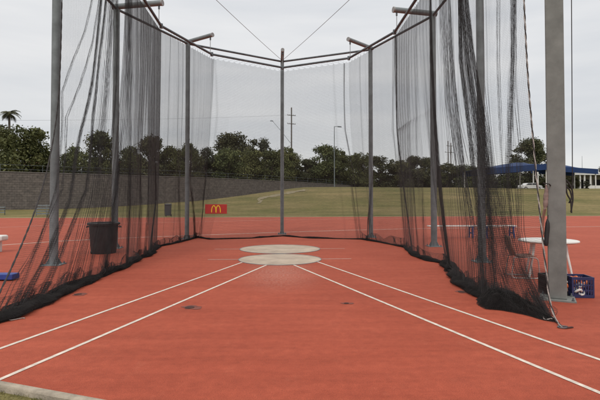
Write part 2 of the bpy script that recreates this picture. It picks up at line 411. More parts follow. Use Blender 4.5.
# ---------------------------------------------------------------- painted lines and circles
HC = Vector((0, 12.02, 0)); DC = Vector((0, 14.48, 0))
def strip(bb, a, b_, wd, z):
    a = Vector(a); b_ = Vector(b_); d = (b_ - a).normalized(); q = Vector((-d.y, d.x, 0)) * wd / 2
    bb.add([(a + q)[:2] + (z,) if 0 else (a.x + q.x, a.y + q.y, z), (a.x - q.x, a.y - q.y, z), (b_.x - q.x, b_.y - q.y, z), (b_.x + q.x, b_.y + q.y, z)], [(0, 1, 2, 3)])
lines = B(); TA = math.atan(.3145)
def kerb_hit(o, d):
    # distance along o+d*s to kerb line
    den = d.x * kd.y - d.y * kd.x
    s = ((Ka.x - o.x) * kd.y - (Ka.y - o.y) * kd.x) / den
    return s
for c, r0 in ((HC, 1.09), (DC, 1.28)):
    for sgn in (-1, 1):
        d = Vector((sgn * math.sin(TA), -math.cos(TA), 0)); s1 = min(40, kerb_hit(c, d) - .02) if kerb_hit(c, d) > 0 else 12
        # start of the rear pair is hidden by the front slab: begin outside it
        s0 = r0 if c is HC else 2.9
        strip(lines, c + d * s0, c + d * min(s1, 13.2), .05, .004)
for c, r0, wd in ((HC, 1.10, .035), (DC, 1.28, .035)):
    for sgn in (-1, 1): strip(lines, c + Vector((sgn * r0, 0, 0)), c + Vector((sgn * (r0 + .78), 0, 0)), wd, .0045)
bl = [(-40, 258), (0, 245.3), (60, 241.2), (130, 237.8), (200, 235.2), (283, 232.3), (340, 230.5), (400, 229), (500, 227.6), (600, 226.6), (660, 226.2)]
bp_ = [G(*p) for p in bl]
for a, b_ in zip(bp_, bp_[1:]): strip(lines, a, b_ + (b_ - a) * .002, .10, .004)
b2 = [G(p[0], 200 + (p[1] - 200) * .58 + 1.2) for p in bl]
for a, b_ in zip(b2, b2[1:]): strip(lines, a, b_, .06, .004)
tag(lines.build('track_line_markings', M['whitepaint']), kind='structure')
def disc(name, c, r, rim, label):
    t = thing(name, label, 'throwing circle', c, 'throwing circles')
    b_ = B(); n_ = 96
    b_.lathe(c, [(r, -.02), (r, .006)], n_); b_.build('concrete_pad', M['concrete'], t)
    k = B(); k.lathe(c, [(r + .002, -.01), (r + .002, .012), (r + rim, .012), (r + rim, -.01)], n_, cap=False); k.build('rim', M['steel'], t)
    return t
disc('throwing_circle', HC, 1.0675, .02, 'nearer pale concrete throwing circle, with the sector lines running out of it')
disc('throwing_circle', DC, 1.25, .02, 'farther pale concrete throwing circle, closest to the back of the cage')

# worn socket covers in the track
def socket(px, py, r, lab):
    c = G(px, py); t = thing('ground_socket', lab, 'ground socket', c, 'sockets sunk in the track')
    b_ = B(); n_ = 28; vs = []
    for k in range(n_):
        a = k / n_ * 6.283; q = r * (1 + .22 * math.sin(2 * a + px) + .12 * math.sin(5 * a)); vs.append((c.x + q * math.cos(a), c.y + q * .75 * math.sin(a), .0035))
    b_.add(vs, [tuple(range(n_))]); b_.build('worn_patch', M['wear'], t)
    k = B(); k.lathe((c.x - r * .2, c.y - r * .1, 0), [(r * .45, .001), (r * .45, .008), (r * .36, .011)], 20); k.build('cover', M['hole'], t)
socket(192, 307.5, .155, 'dark worn socket cover in the track, left of centre between the circle and the camera')
socket(347.5, 303.5, .085, 'small dark socket cover right of centre in the red track')
socket(80, 294.5, .13, 'faint socket cover beside the hem of the left net')
socket(463, 292, .14, 'faint socket cover just left of the bunched right net')

# ---------------------------------------------------------------- cage posts
H = 7.8; ZB = 7.08
CC = Vector((0, 13.0))
posts = {}
def post(key, px_x, Y, tip, r, label, square=False, htop=H, spin=0):
    x = px_x; base = Vector((x, Y, 0))
    t = thing('cage_post', label, 'post', base, 'posts of the throwing cage'); posts[key] = (Vector((x, Y, 0)), Vector((tip[0], tip[1], 0)))
    if square:
        s = B().box((x, Y, htop / 2 + .012), (r * 2, r * 2, htop - .024), spin); s.build('shaft', M['gate'], t, bevel=.012)
    else:
        s = B().tube([(x, Y, .012), (x, Y, htop)], r, 20); s.build('shaft', M['steel'], t, smooth=True)
    p = B().box((x, Y, .008), (r * 2 + .24, r * 2 + .2, .03), spin)
    p.build('base_plate', M['gate' if square else 'steel'], t, bevel=.004)
    for sx in (-1, 1):
        for sy in (-1, 1):
            bx = Vector((sx * (r + .075), sy * (r + .06), 0)); bx.rotate(Matrix.Rotation(spin, 3, 'Z'))
            k = B().lathe((x + bx.x, Y + bx.y, .022), [(.022, 0), (.022, .02), (.012, .022), (.012, .05)], 6); k.build('bolt', M['rail'], t)
    if not square:
        for an in range(4):
            a = an * math.pi / 2 + .78; d = Vector((math.cos(a), math.sin(a), 0)); q = Vector((-d.y, d.x, 0)) * .006
            o = Vector((x, Y, .022)); g = B()
            p0, p1, p2 = o + d * r * .98, o + d * (r + .09), o + d * r * .98 + Vector((0, 0, .16))
            g.add([p0 - q, p1 - q, p2 - q, p0 + q, p1 + q, p2 + q], [(0, 1, 2), (5, 4, 3), (0, 3, 4, 1), (1, 4, 5, 2), (2, 5, 3, 0)]); g.build('gusset', M['steel'], t)
    za = htop + .02; A = Vector((x, Y, za)); T = Vector((tip[0], tip[1], za)); d = (T - A).normalized()
    B().tube([A - d * .14, T], r * .9, 18).build('arm', M['steel'], t, smooth=True)
    B().tube([T, T + d * .05], r * .97, 18).build('end_cap', M['cap'], t, smooth=True)
    pz = za - r * .9
    T2 = T - d * .08
    B().tube([(T2.x, T2.y, pz), (T2.x, T2.y, pz - .1)], .03, 8).build('pulley', M['rail'], t)
    B().tube([(T2.x, T2.y, pz - .09), (T2.x, T2.y, ZB + .03)], .011, 6).build('cable', M['wire'], t)
    return t
A1, A2, A3, A4 = (-3.72, 11.0), (-3.78, 14.55), (-2.60, 17.35), (0.1, 19.0)
A5, A6, A7 = (2.68, 17.6), (3.76, 14.75), (3.72, 11.0)
post('P4', .09, 20.35, A4, .078, 'grey steel cage post in the middle of the back, its arm pointing at the camera')
post('P3', -3.66, 18.15, A3, .085, 'left of the two rear corner cage posts, beside the red and yellow sign')
post('P5', 3.72, 18.55, A5, .085, 'right of the two rear corner cage posts, clear of folds')
post('P2', -5.3, 14.9, A2, .10, 'cage post on the left seen through dense hanging net behind the black bin')
post('P6', 5.12, 15.0, A6, .10, 'cage post on the right whose foot stands at the left end of the white bench')
post('P1', -5.44, 11.25, A1, .10, 'nearest cage post on the left, standing clear of the net with rope down its side')
post('P7', 5.08, 11.3, A7, .095, 'cage post on the right behind the gathered net, left of the brown chair')
PB = G(557.5, 299)
post('P8', PB.x, PB.y, (PB.x - 1.0, PB.y + .1), .128, 'thick square grey gate post at the right, ropes tied round it, nearest the camera', square=True, htop=8.0, spin=-.52)

# perimeter rail through post tops, and the hung net rail below the arm tips
pr = thing('perimeter_rail', 'dark steel rail joining the tops of the cage posts', 'rail', (0, 20.35, H))
order = ['P1', 'P2', 'P3', 'P4', 'P5', 'P6', 'P7']
for a, b_ in zip(order, order[1:]):
    p, q = posts[a][0], posts[b_][0]; d = (q - p).normalized()
    B().tube([(p.x + d.x * .08, p.y + d.y * .08, H - .06), (q.x - d.x * .08, q.y - d.y * .08, H - .06)], .042, 12).build('rail_length', M['rail'], pr, smooth=True)
hr = thing('hanging_net_rail', 'dark hanging rail slung under the arm tips, carrying the nets', 'rail', (0.1, 19, ZB))
HP = [(-3.75, 7.3), A1, A2, A3, A4, A5, A6, A7, (3.85, 7.25)]
for a, b_ in zip(HP, HP[1:]):
    B().tube([(a[0], a[1], ZB), (b_[0], b_[1], ZB)], .042, 12).build('rail_length', M['rail'], hr, smooth=True)
for a in HP: B().tube([(a[0], a[1], ZB - .07), (a[0], a[1], ZB + .07)], .055, 12).build('joint', M['rail'], hr, smooth=True)
# guy wires from the back post to the gate posts
for sgn, lab in ((-1, 'thin guy wire from the back post running up and out of frame to the left'), (1, 'thin guy wire from the back post running up and out of frame to the right')):
    g = B(); a = Vector((.09, 20.3, H - .03)); b_ = Vector((sgn * 4.5, 7.1, 8.15)); pts = []
    for i in range(17):
        t_ = i / 16; p = a.lerp(b_, t_); p.z -= .12 * 4 * t_ * (1 - t_); pts.append(p)
    tag(g.tube(pts, .008, 6).build('guy_wire', M['wire']), lab, 'wire', 'guy wires of the cage')

# ---------------------------------------------------------------- nets
CELL = .029
def strands(P, r, closed=False):
    """P (nv,nu,3) -> tri-section tubes along both directions"""
    nv, nu, _ = P.shape
    du = np.gradient(P, axis=1); dv = np.gradient(P, axis=0)
    du /= np.linalg.norm(du, axis=2, keepdims=True) + 1e-9; dv /= np.linalg.norm(dv, axis=2, keepdims=True) + 1e-9
    nn = np.cross(du, dv); nn /= np.linalg.norm(nn, axis=2, keepdims=True) + 1e-9
    out = []; qs = []; o = 0
    for (side, ax) in ((np.cross(nn, dv), 0), (np.cross(nn, du), 1)):
        ring = np.stack([P + nn * r, P - .5 * nn * r + .87 * side * r, P - .5 * nn * r - .87 * side * r], 2)  # nv,nu,3,3
        ids = o + np.arange(nv * nu * 3).reshape(nv, nu, 3)
        a, b_ = (ids[:-1], ids[1:]) if ax == 0 else (ids[:, :-1], ids[:, 1:])
        for k in range(3):
            l = (k + 1) % 3; qs.append(np.stack([a[..., k], a[..., l], b_[..., l], b_[..., k]], -1).reshape(-1, 4))
        out.append(ring.reshape(-1, 3)); o += nv * nu * 3
    return np.concatenate(out), np.concatenate(qs)

def polyl(pts, x):
    p = np.array([tuple(q)[:2] for q in pts], float); s = np.concatenate([[0], np.cumsum(np.linalg.norm(np.diff(p, axis=0), axis=1))]); s /= s[-1]
    return np.stack([np.interp(x, s, p[:, 0]), np.interp(x, s, p[:, 1])], -1)
def plen(pts):
    p = np.array([tuple(q)[:2] for q in pts], float); return np.linalg.norm(np.diff(p, axis=0), axis=1).sum()

def fuzz(name, Gd, m, root, g, layers, r, amp):
    # Gd (n, ring, 3): closed ring surface; loose net layers lying over it
    n_, k_, _ = Gd.shape; ctr = Gd.mean(1, keepdims=True)
    for sc_ in layers:
        nz_ = sum(np.sin(np.arange(n_)[:, None] * g.uniform(.1, .9) + np.arange(k_)[None] * 6.283 / k_ * g.integers(1, 5) + g.uniform(0, 6)) for _ in range(5)) / 3
        Q_ = ctr + (Gd - ctr) * (sc_ + amp * nz_[..., None]); Q_ += g.normal(0, .0015, Q_.shape); Q_[..., 2] = np.maximum(Q_[..., 2], .006)
        Q_ = np.concatenate([Q_, Q_[:, :1]], 1); V, F_ = strands(Q_, r); fast_mesh(name, V, F_, m, root)
def resample(Gd, a, b_):
    n0, k0, _ = Gd.shape; Gd = np.concatenate([Gd, Gd[:, :1]], 1); ua = np.linspace(0, n0 - 1, a); ub = np.linspace(0, k0, b_, endpoint=False)
    T_ = np.stack([[np.interp(ub, np.arange(k0 + 1), Gd[i, :, c]) for c in range(3)] for i in range(n0)])
    return np.stack([[np.interp(ua, np.arange(n0), T_[:, c, j]) for j in range(b_)] for c in range(3)]).transpose(2, 1, 0)

def net(label, top, bot, folds=(), ztop=6.93, flare=2.0, slack=.25, seed=1, pleat=.03, r=.00085, hem_r=.05, skirt=.12, lam=.62, group='net panels of the throwing cage', zbot=.03, ties=True, fm=1.0, nrand=.8, slk=0, flare2=None, sg_t=.5, sg_b=.5):
    """top, bot: world polylines (x,y). folds: list of ([(px,py)..], sigma, mass)"""
    g = np.random.default_rng(seed)
    nv = int((ztop - zbot) / CELL) + 1; vv = np.linspace(0, 1, nv)
    X = np.linspace(0, 1, 500)
    T = polyl(top, X); Bt = polyl(bot, X)
    e = vv[:, None] ** (flare + ((flare2 or flare) - flare) * X[None])
    S = T[None] * (1 - e[:, :, None]) + Bt[None] * e[:, :, None]      # nv,500,2
    Z = ztop + (zbot - ztop) * vv
    # image-space fold paths become positions on this cloth
    fp = []
    for path, sg, ms, *lo in folds:
        d = np.stack([S[..., 0] - EYE.x, S[..., 1] - EYE.y, np.broadcast_to((Z - EYE.z)[:, None], S.shape[:2])], -1)
        kx = d @ np.array(FW); PX = 300 + F * (d @ np.array(RT)) / kx; PYY = PY0 - F * (d @ np.array(UP)) / kx
        vq = []
        for (px, py) in path:
            k = np.argmin((PX - px) ** 2 + (PYY - py) ** 2); vq.append((vv[k // 500], X[k % 500]))
        vq.sort(); fp.append((np.interp(vv, [a for a, _ in vq], [b_ for _, b_ in vq]), sg * .5, ms * fm * (sstep((vv - .45) / .45) * .97 + .03 if lo else np.ones(nv))))
    L = max(plen(top), plen(bot)); 
    # random light folds
    for i in range(int(L * nrand)):
        c0 = g.uniform(0, 1); fp.append((c0 + .06 * np.interp(vv, [0, .3, .6, 1], g.normal(0, .3, 4)), g.uniform(.004, .02), np.full(nv, g.uniform(.01, .03))))
    erf = lambda z: np.tanh(z * 1.13 * (1 + .08 * z * z))
    mass = 1 + slack + sum(float(np.max(m)) for _, _, m in fp)
    Nn = int(L * mass / CELL) + 1; ui = np.linspace(0, 1, Nn)
    P = np.zeros((nv, Nn, 3)); phase = g.uniform(0, 6.28)
    ph2 = np.interp(np.arange(Nn), np.arange(0, Nn + 12, 12), g.normal(0, 1.3, len(np.arange(0, Nn + 12, 12))))
    for j in range(nv):
        cdf = X * (1 + slack); dens = np.full_like(X, 1 + slack)
        for c, sg0, m_ in fp:
            m = m_[j]
            sg = sg0 * (sg_t + (sg_b - sg_t) * vv[j]) / .5
            z = (X - c[j]) / sg; cdf = cdf + m * .5 * (1 + erf(z / 1.414)); dens += m / (sg * 2.5) * np.exp(-.5 * z * z)
        cdf = (cdf - cdf[0]) / (cdf[-1] - cdf[0]); x = np.interp(ui, cdf, X)
        xy = np.stack([np.interp(x, X, S[j, :, 0]), np.interp(x, X, S[j, :, 1])], -1)
        tn = np.gradient(xy, axis=0); tn /= np.linalg.norm(tn, axis=1, keepdims=True) + 1e-9; nm = np.stack([-tn[:, 1], tn[:, 0]], -1)
        dl = np.interp(x, X, dens)
        amp = pleat * np.clip((dl - 1 - slack) * .35 + .15, .1, 2.2)
        a = np.arange(Nn) * CELL / lam * 6.283 + phase + ph2 + .6 * math.sin(j * .05 + seed)
        off = amp * np.sin(a) + min(.012, .3 * pleat) * np.sin(a * .27 + j * .06)
        tof = amp * .35 * np.sin(2 * a + .9)
        P[j, :, :2] = xy + nm * off[:, None] + tn * tof[:, None]
        P[j, :, 2] = Z[j] + .012 * np.sin(np.arange(Nn) * .9 + j * .3) * .3 * min(1, j / 4)
    # droop between ties at the top, loose scalloped row
    dr = .035 * np.abs(np.sin(np.arange(Nn) * math.pi / 14)) * np.clip(1 - np.arange(nv) / 8, 0, 1)[:, None]
    P[..., 2] -= dr
    # skirt lying on the ground
    if skirt > 0:
        k = max(2, int(skirt / CELL) + 1); rows = []
        last = P[-1].copy(); ctr = np.array([0, 13.0])
        dd = ctr - last[:, :2]; dd /= np.linalg.norm(dd, axis=1, keepdims=True)
        for i in range(1, k):
            q = last.copy(); q[:, :2] += dd * (i * CELL * .8) + g.normal(0, .008, (Nn, 2)); q[:, 2] = .012 + np.abs(g.normal(0, .012, Nn)); rows.append(q)
        P = np.concatenate([P, np.array(rows)], 0)
    root = thing('cage_net', label, 'net', (*Bt[250], 0), group)
    V, Qd = strands(P, r)
    fast_mesh('mesh_panel', V, Qd, M['net'], root)
    for q_ in range(slk):
        hh_ = .30 + .22 * q_; rows = max(6, int(hh_ / CELL)); i0 = np.argmin(np.abs(P[:, 0, 2] - hh_)); blk = P[i0:nv].copy()
        ii = np.arange(Nn); wob = np.interp(ii, np.arange(0, Nn + 9, 9), g.normal(0, 1, len(np.arange(0, Nn + 9, 9)))); wob2 = np.interp(ii, np.arange(0, Nn + 25, 25), g.uniform(.35, 1.1, len(np.arange(0, Nn + 25, 25))))
        tg = np.gradient(blk, axis=1); tg /= np.linalg.norm(tg, axis=2, keepdims=True) + 1e-9; nm_ = np.stack([-tg[..., 1], tg[..., 0], 0 * tg[..., 0]], -1)
        vv_ = np.linspace(0, 1, len(blk))[:, None]
        blk += nm_ * (.05 * wob[None] * np.sin(vv_ * 3.1) + .05 * q_ * vv_ - .04)[..., None]
        blk[..., 2] = .02 + (blk[..., 2]) * wob2[None]
        V2, Q2 = strands(blk, r * 1.3); fast_mesh('slack_fold', V2, Q2, M['net'], root)
    # bunched hem
    hb = B(); n_ = max(24, int(plen(bot) / .05)); x = np.linspace(0, 1, n_); p = polyl(bot, x)
    lump = np.interp(np.arange(n_), np.arange(0, n_ + 7, 7), g.uniform(.6, 1.3, len(np.arange(0, n_ + 7, 7))))
    ring = 12; vs = []
    tnn = np.gradient(p, axis=0); tnn /= np.linalg.norm(tnn, axis=1, keepdims=True)
    hr_ = np.array(hem_r if np.ndim(hem_r) else [hem_r, hem_r]) * .6
    hrs = np.interp(x, np.linspace(0, 1, len(hr_)), hr_)
    for i in range(n_):
        rr = hrs[i] * lump[i]; jx = g.normal(0, .05 * hrs[i], 2)
        for k in range(ring):
            a = 6.283 * k / ring; q = 1 + g.uniform(-.07, .07) + .16 * math.sin(a * 3 + i * .35) + .1 * math.sin(a * 2 - i * .21)
            hx = math.cos(a) * rr * 1.7 * q; hz = max(.004, rr * .5 + math.sin(a) * rr * .7 * q)
            vs.append((p[i, 0] - tnn[i, 1] * hx + jx[0], p[i, 1] + tnn[i, 0] * hx + jx[1], hz))
    fs = [(i * ring + k, i * ring + (k + 1) % ring, (i + 1) * ring + (k + 1) % ring, (i + 1) * ring + k) for i in range(n_ - 1) for k in range(ring)]
    Gd = np.array([tuple(v) for v in vs]).reshape(n_, ring, 3); lh = plen(bot)
    core = Gd.mean(1, keepdims=True) * np.array([1, 1, .8]) + (Gd - Gd.mean(1, keepdims=True)) * .72; core[..., 2] = np.maximum(core[..., 2], .003)
    hb.add([tuple(v) for v in core.reshape(-1, 3)], fs); hb.build('bunched_hem', M['hem'], root, smooth=True)
    fuzz('loose_hem_mesh', resample(Gd, int(lh / .02), 26), M['hemtwine'], root, g, (.9, 1.0), .0014, .04)
    if ties:
        tb_ = B(); Tt = polyl(top, ui)
        zz = []
        for i in range(0, Nn - 7, 14): zz += [(P[0, i, 0], P[0, i, 1], P[0, i, 2]), (Tt[i + 5, 0], Tt[i + 5, 1], ZB - .03)]
        tb_.tube(zz, .0025, 4); tb_.build('lashing_cord', M['rope_dark'], root)
    return root, P

def gnd(l): return [tuple(G(*p))[:2] for p in l]
net('black net panel across the back, left half, with the sign showing through it', [A3, A4], gnd([(197, 237.5), (210, 239.5), (250, 238.5), (283, 236.2)]),
    [([(213, 60), (207, 120), (204, 190), (199, 236)], .02, .06), ([(203, 200), (201, 236)], .012, .12, 1)], seed=3, hem_r=.07, pleat=.008, slack=.15, r=.0017, nrand=.3)
net('black net panel across the back, right half, with the street lamp showing through it', [A4, A5], gnd([(283, 236.2), (310, 238.3), (362, 239.5)]),
    [([(344, 64), (345, 130), (352, 165), (360, 190), (361, 238)], .012, .09), ([(352, 190), (358, 238)], .02, .15, 1)], seed=5, hem_r=.07, pleat=.008, slack=.15, r=.0017, nrand=.3)
net('black net panel at the rear left corner, between the second and third posts', [A2, A3], gnd([(157, 247), (170, 244.5), (185, 241), (197, 237.5)]),
    [([(170, 40), (168, 130), (163, 245)], .006, .03), ([(190, 180), (195, 238)], .03, .4, 1), ([(178, 170), (180, 240)], .02, .2, 1)],
    seed=8, slack=.55, hem_r=.085, pleat=.008, r=.0015, slk=1, nrand=.6)
net('black net panel at the rear right corner, pulled back around the right rear post', [A5, A6], gnd([(362, 239.5), (380, 242.5), (405, 247.5)]),
    [([(372, 180), (368, 238)], .03, .3, 1), ([(394, 60), (393, 130), (402, 190), (405, 245)], .02, .14)],
    seed=12, slack=.45, hem_r=.08, pleat=.008, r=.0015, slk=1, nrand=.6)
net('black net in heavy folds on the left in front of the black bin', [A1, A2], gnd([(96, 279), (112, 272), (126, 267), (137, 259), (148, 256.5), (157, 247)]),
    [([(129, 0), (128, 130), (120, 200), (108, 276)], .16, .4), ([(118, 170), (104, 274)], .03, .25, 1), ([(131, 130), (127, 264)], .03, .25, 1), ([(140, 130), (141, 200), (139, 256)], .02, .22, 1),
     ([(155, 150), (156, 200), (150, 252)], .03, .35, 1), ([(149, 160), (145, 255)], .015, .16, 1)],
    seed=15, slack=.55, sg_t=.5, sg_b=.6, r=.0011, slk=1, hem_r=[.12, .13, .12, .10], pleat=.006, lam=.2, nrand=.5)
net('black net in heavy folds on the right in front of the white bench', [A6, A7], gnd([(405, 247.5), (415, 256), (430, 261), (446, 264), (452, 272)]),
    [([(396, 60), (397, 130), (404, 190), (412, 253)], .02, .22), ([(411, 150), (414, 200), (419, 256)], .015, .14, 1), ([(434, 20), (436, 130), (441, 200), (449, 264)], .05, .55), ([(422, 150), (424, 258)], .015, .10, 1)],
    seed=18, slack=.55, r=.0011, slk=1, sg_t=.4, sg_b=.7, hem_r=[.09, .11, .14], pleat=.006, lam=.2, nrand=.5)
_, PL = net('left gate net, drawn up to the nearest left post and fanned over the track', [A1, (-4.3, 10.95), (-5.15, 10.9)],
    gnd([(96, 279), (82, 285), (66, 291), (52, 300), (30, 308), (8, 319), (-16, 326)]),
    [([(92, 0), (85, 30), (72, 62), (62, 92), (56, 190), (40, 240), (12, 285)], .008, .13), ([(99, 0), (93, 40), (80, 85), (66, 118), (62, 190), (44, 230), (14, 300)], .008, .14),
     ([(101, 0), (92, 85), (80, 135), (76, 155), (70, 200), (44, 262), (20, 306)], .014, .42), ([(106, 0), (99, 60), (93, 115), (86, 190), (66, 240), (38, 300)], .014, .38),
     ([(112, 0), (108, 60), (102, 130), (96, 200), (70, 288)], .07, .7), ([(117, 0), (115, 100), (108, 180), (88, 280)], .02, .25)],
    seed=21, slack=.12, flare2=3.4, fm=1.0, nrand=0, r=.0010, slk=1, sg_t=.5, sg_b=1.1, hem_r=[.13, .15, .17, .17], pleat=.016, lam=.33, skirt=.2)
_, PR = net('right gate net, gathered in thick black folds and piled by the thick gate post', [A7, (3.80, 9.6), (3.86, 8.2), (4.02, 7.35)],
    gnd([(452, 272), (460, 283), (474, 293), (488, 300), (512, 308), (536, 314), (552, 319)]),
    [([(449, 0), (452, 60), (458, 120), (464, 175), (474, 230), (480, 270)], .012, .2), ([(460, 0), (461, 60), (468, 120), (477, 200), (484, 290)], .010, .38),
     ([(462, 0), (467, 60), (475, 110), (482, 170), (488, 230), (490, 294)], .05, .75), ([(467, 0), (472, 50), (482, 110), (487, 170), (490, 230), (496, 296)], .010, .32),
     ([(484, 60), (487, 120), (491, 165), (499, 200), (508, 250), (530, 305)], .03, .5, 1), ([(486, 80), (488, 160), (492, 215), (500, 265), (518, 302)], .04, .6, 1), ([(499, 0), (498, 60), (500, 120), (503, 180), (506, 300)], .008, .08),
     ([(514, 0), (513, 60), (511, 110), (508, 180), (512, 230), (522, 270), (544, 312)], .014, .30), ([(520, 150), (519, 230), (530, 280), (548, 314)], .02, .3, 1), ([(443, 0), (449, 100), (462, 180), (472, 270)], .09, .55)],
    seed=25, slack=.15, fm=1.0, nrand=0, r=.0010, slk=1, sg_t=.5, sg_b=.8, hem_r=[.12, .16, .15, .10, .04], pleat=.014, lam=.33, skirt=.25)

# bunched heap of the right gate net, its own lumpy cloth
def heap():
    c = G(497, 304); root = thing('net_heap', 'heap of spare black net piled at the foot of the right gate net', 'net', c)
    g = np.random.default_rng(4)
    outl = gnd([(477, 300), (479, 306), (486, 309.5), (500, 310.5), (514, 313), (528, 316), (545, 321), (557, 322.5), (548, 318), (535, 311), (520, 302), (503, 294), (487, 292)])
    nr, na = 16, 104; s = np.linspace(0, 1, na, endpoint=False); o = polyl(outl + [outl[0]], s); ctr = o.mean(0)
    nz = sum(g.normal(0, 1, (nr, 1)) * 0 + np.sin(s[None] * 6.283 * k + g.uniform(0, 6)+ np.linspace(0, 3, nr)[:, None] * g.uniform(-2, 2)) / k ** .5 for k in (3, 5, 9, 14, 23)) * .22
    vs = []
    for i in range(nr):
        t_ = i / (nr - 1); rr = 1 - t_
        h = .19 * (1 - rr ** 3.4)
        for k in range(na):
            p = ctr + (o[k] - ctr) * rr * (1 + .04 * nz[i, k]); taper = np.clip((c.x + 1.0 - p[0]) / 1.1, .18, 1)
            vs.append((p[0], p[1], .004 + h * taper * (1 + .55 * nz[i, k]) + .03 * (1 - rr) * nz[i, k] + .012 * g.normal() * min(1, i)))
    fs = [(i * na + k, i * na + (k + 1) % na, (i + 1) * na + (k + 1) % na, (i + 1) * na + k) for i in range(nr - 1) for k in range(na)]
    fs.append(tuple((nr - 1) * na + k for k in range(na)))
    cz = [(ctr[0] + (x - ctr[0]) * .9, ctr[1] + (y - ctr[1]) * .9, z * .62) for x, y, z in vs]
    b_ = B(); b_.add(cz, fs); b_.build('bundle', M['hem'], root, smooth=True)
    GG = np.array([tuple(v) for v in vs]).reshape(nr, na, 3)
    for q_ in range(5):
        Q_ = resample(GG, 36, 170); f1, f2 = g.uniform(.2, .7), g.integers(4, 14)
        wob = sum(np.sin(np.arange(36)[:, None] * g.uniform(.15, .8) + np.arange(170)[None] * 6.283 / 170 * g.integers(3, 22) + g.uniform(0, 6)) for _ in range(6)) / 3
        Q_[..., 2] = np.maximum(.008, Q_[..., 2] * (.72 + .11 * q_ + .13 * wob)); Q_[..., :2] += (Q_[..., :2] - ctr) * (.03 * wob[..., None] - .02 * q_ + .03) + g.normal(0, .002, (36, 170, 2))
        Q_ = np.concatenate([Q_, Q_[:, :1]], 1); V, F_ = strands(Q_, .0015); fast_mesh('loose_fold', V, F_, M['hemtwine'], root)
heap()

# edge ropes
def path3(pts, n=60):
    p = np.array([tuple(q) for q in pts], float); s = np.concatenate([[0], np.cumsum(np.linalg.norm(np.diff(p, axis=0), axis=1))]); u = np.linspace(0, s[-1], n)
    out_ = np.stack([np.interp(u, s, p[:, i]) for i in range(3)], -1)
    for _ in range(3): out_[1:-1] = (out_[:-2] + out_[1:-1] * 2 + out_[2:]) / 4
    return out_
def twisted(name, pts, r, label, cat='rope', group=None, mats=('rope_dark', 'rope_light'), turns=16, n=220):
    p = path3(pts, n); t = thing(name, label, cat, tuple(p[-1]), group); L = np.linalg.norm(np.diff(p, axis=0), axis=1).sum()
    for s, mk in enumerate(mats):
        a = np.linspace(0, 6.283 * turns * L, n) + s * math.pi
        q = p + np.stack([np.cos(a), np.sin(a), np.cos(a) * 0], -1) * r * .75
        B().tube([tuple(k) for k in q], r, 6).build('strand', M[mk], t, smooth=True)
    return t
re = [tuple(PR[0, -1] + np.array([0, 0, .25]))] + [tuple(PR[k, -1]) for k in range(0, 232, 11)] + [G(556, 321, .02), G(562, 327, .015)]
twisted('edge_rope', re, .009, 'twisted dark and light rope down the free edge of the right gate net', turns=3)
le = [tuple(PL[0, -1] + np.array([0, 0, .25]))] + [tuple(PL[k, -1]) for k in range(0, 234, 11)]
twisted('edge_rope', le, .009, 'dark knotted rope down the free edge of the left gate net', mats=('rope_dark', 'rope_dark'), turns=2)
# hook at end of the right rope
hk = thing('ground_hook', 'small metal hook and pale cord pegging the right net rope to the track', 'hook', G(563, 328))
c = G(563, 328); B().tube([c + Vector((.12 * math.cos(a) * .5, .09 * math.sin(a) * .5, .012)) for a in np.linspace(0, 5, 14)], .008, 6).build('hook', M['rail'], hk)
B().box(c + Vector((.06, -.02, .01)), (.13, .03, .012), .3).build('peg', M['hole'], hk, bevel=.003)
c2 = G(549, 320)
B().tube([c2 + Vector((.07 * math.cos(a), .05 * math.sin(a) - .0, .02 + .01 * math.sin(3 * a))) for a in np.linspace(0, 11, 40)], .008, 6).build('cord_loop', M['rope_light'], hk)
c3 = G(17, 320); lk = thing('cord_scrap', 'scrap of pale cord lying beside the hem of the left gate net', 'cord', c3)
B().tube([c3 + Vector((x_, .05 * math.sin(x_ * 30), .012)) for x_ in np.linspace(-.08, .08, 14)], .007, 6).build('cord', M['rope_light'], lk)

# ---------------------------------------------------------------- ropes and tackle on the gate post
hx, hy = PB.x, PB.y
t = thing('halyard_rope', 'thin halyard rope hanging straight down just right of the thick gate post', 'rope', at(572, 190, hy))
B().tube([at(571.5, -150, hy), at(571.5, 0, hy), at(572, 90, hy), at(572.5, 190, hy)], .0075, 6).build('line', M['rope_dark'], t)
t = thing('rope_hank', 'hank of dark rope hanging on the right side of the thick gate post', 'rope', at(571, 190, hy - .1))
for dx, pts in ((0, [(566, 180), (569, 183), (572.5, 190), (573, 200), (571, 212)]), (1, [(566, 186), (570, 190), (572, 198), (569, 203)]), (2, [(565, 180), (567, 195), (571, 200), (571.5, 213)])):
    B().tube([tuple(p) for p in path3([at(*p, hy - .02 - dx * .03) for p in pts], 20)], .012, 6).build('loop', M['rope_dark'], t, smooth=True)
t = thing('tied_cloth', 'faded pink cloth bundle tied to the left side of the thick gate post', 'cloth', at(546, 200, hy - .05))
cb = B(); pts = [at(546, 185, hy - .05), at(546.5, 190, hy - .05), at(545.8, 197, hy - .05), at(545.5, 205, hy - .05), at(544.5, 211, hy - .05)]
p = path3(pts, 24); cb.tube([tuple(k) for k in p], [.012 + .026 * math.sin(min(1, i / 22) * 2.9) + rnd.uniform(-.005, .005) for i in range(24)], 10); cb.build('bundle', M['peach'], t, smooth=True)
B().tube([at(543, 183, hy - .1), at(549, 184, hy - .14), at(551, 186, hy - .05)], .01, 6).build('knot', M['rope_dark'], t)
t = thing('cleated_cord', 'brown cord looped down the left side of the thick gate post', 'rope', at(545, 215, hy - .06))
for off in (0, .03): B().tube([tuple(k) for k in path3([at(544 + off * 60, 209, hy - .06 - off), at(542 + off * 50, 220, hy - .06), at(543, 232, hy - .06), at(546, 240, hy - .06)], 20)], .011, 6).build('cord', M['brown'], t, smooth=True)
t = thing('black_pouch', 'small black pouch hanging on the left edge of the thick gate post above the table', 'pouch', at(547, 235, hy - .08))
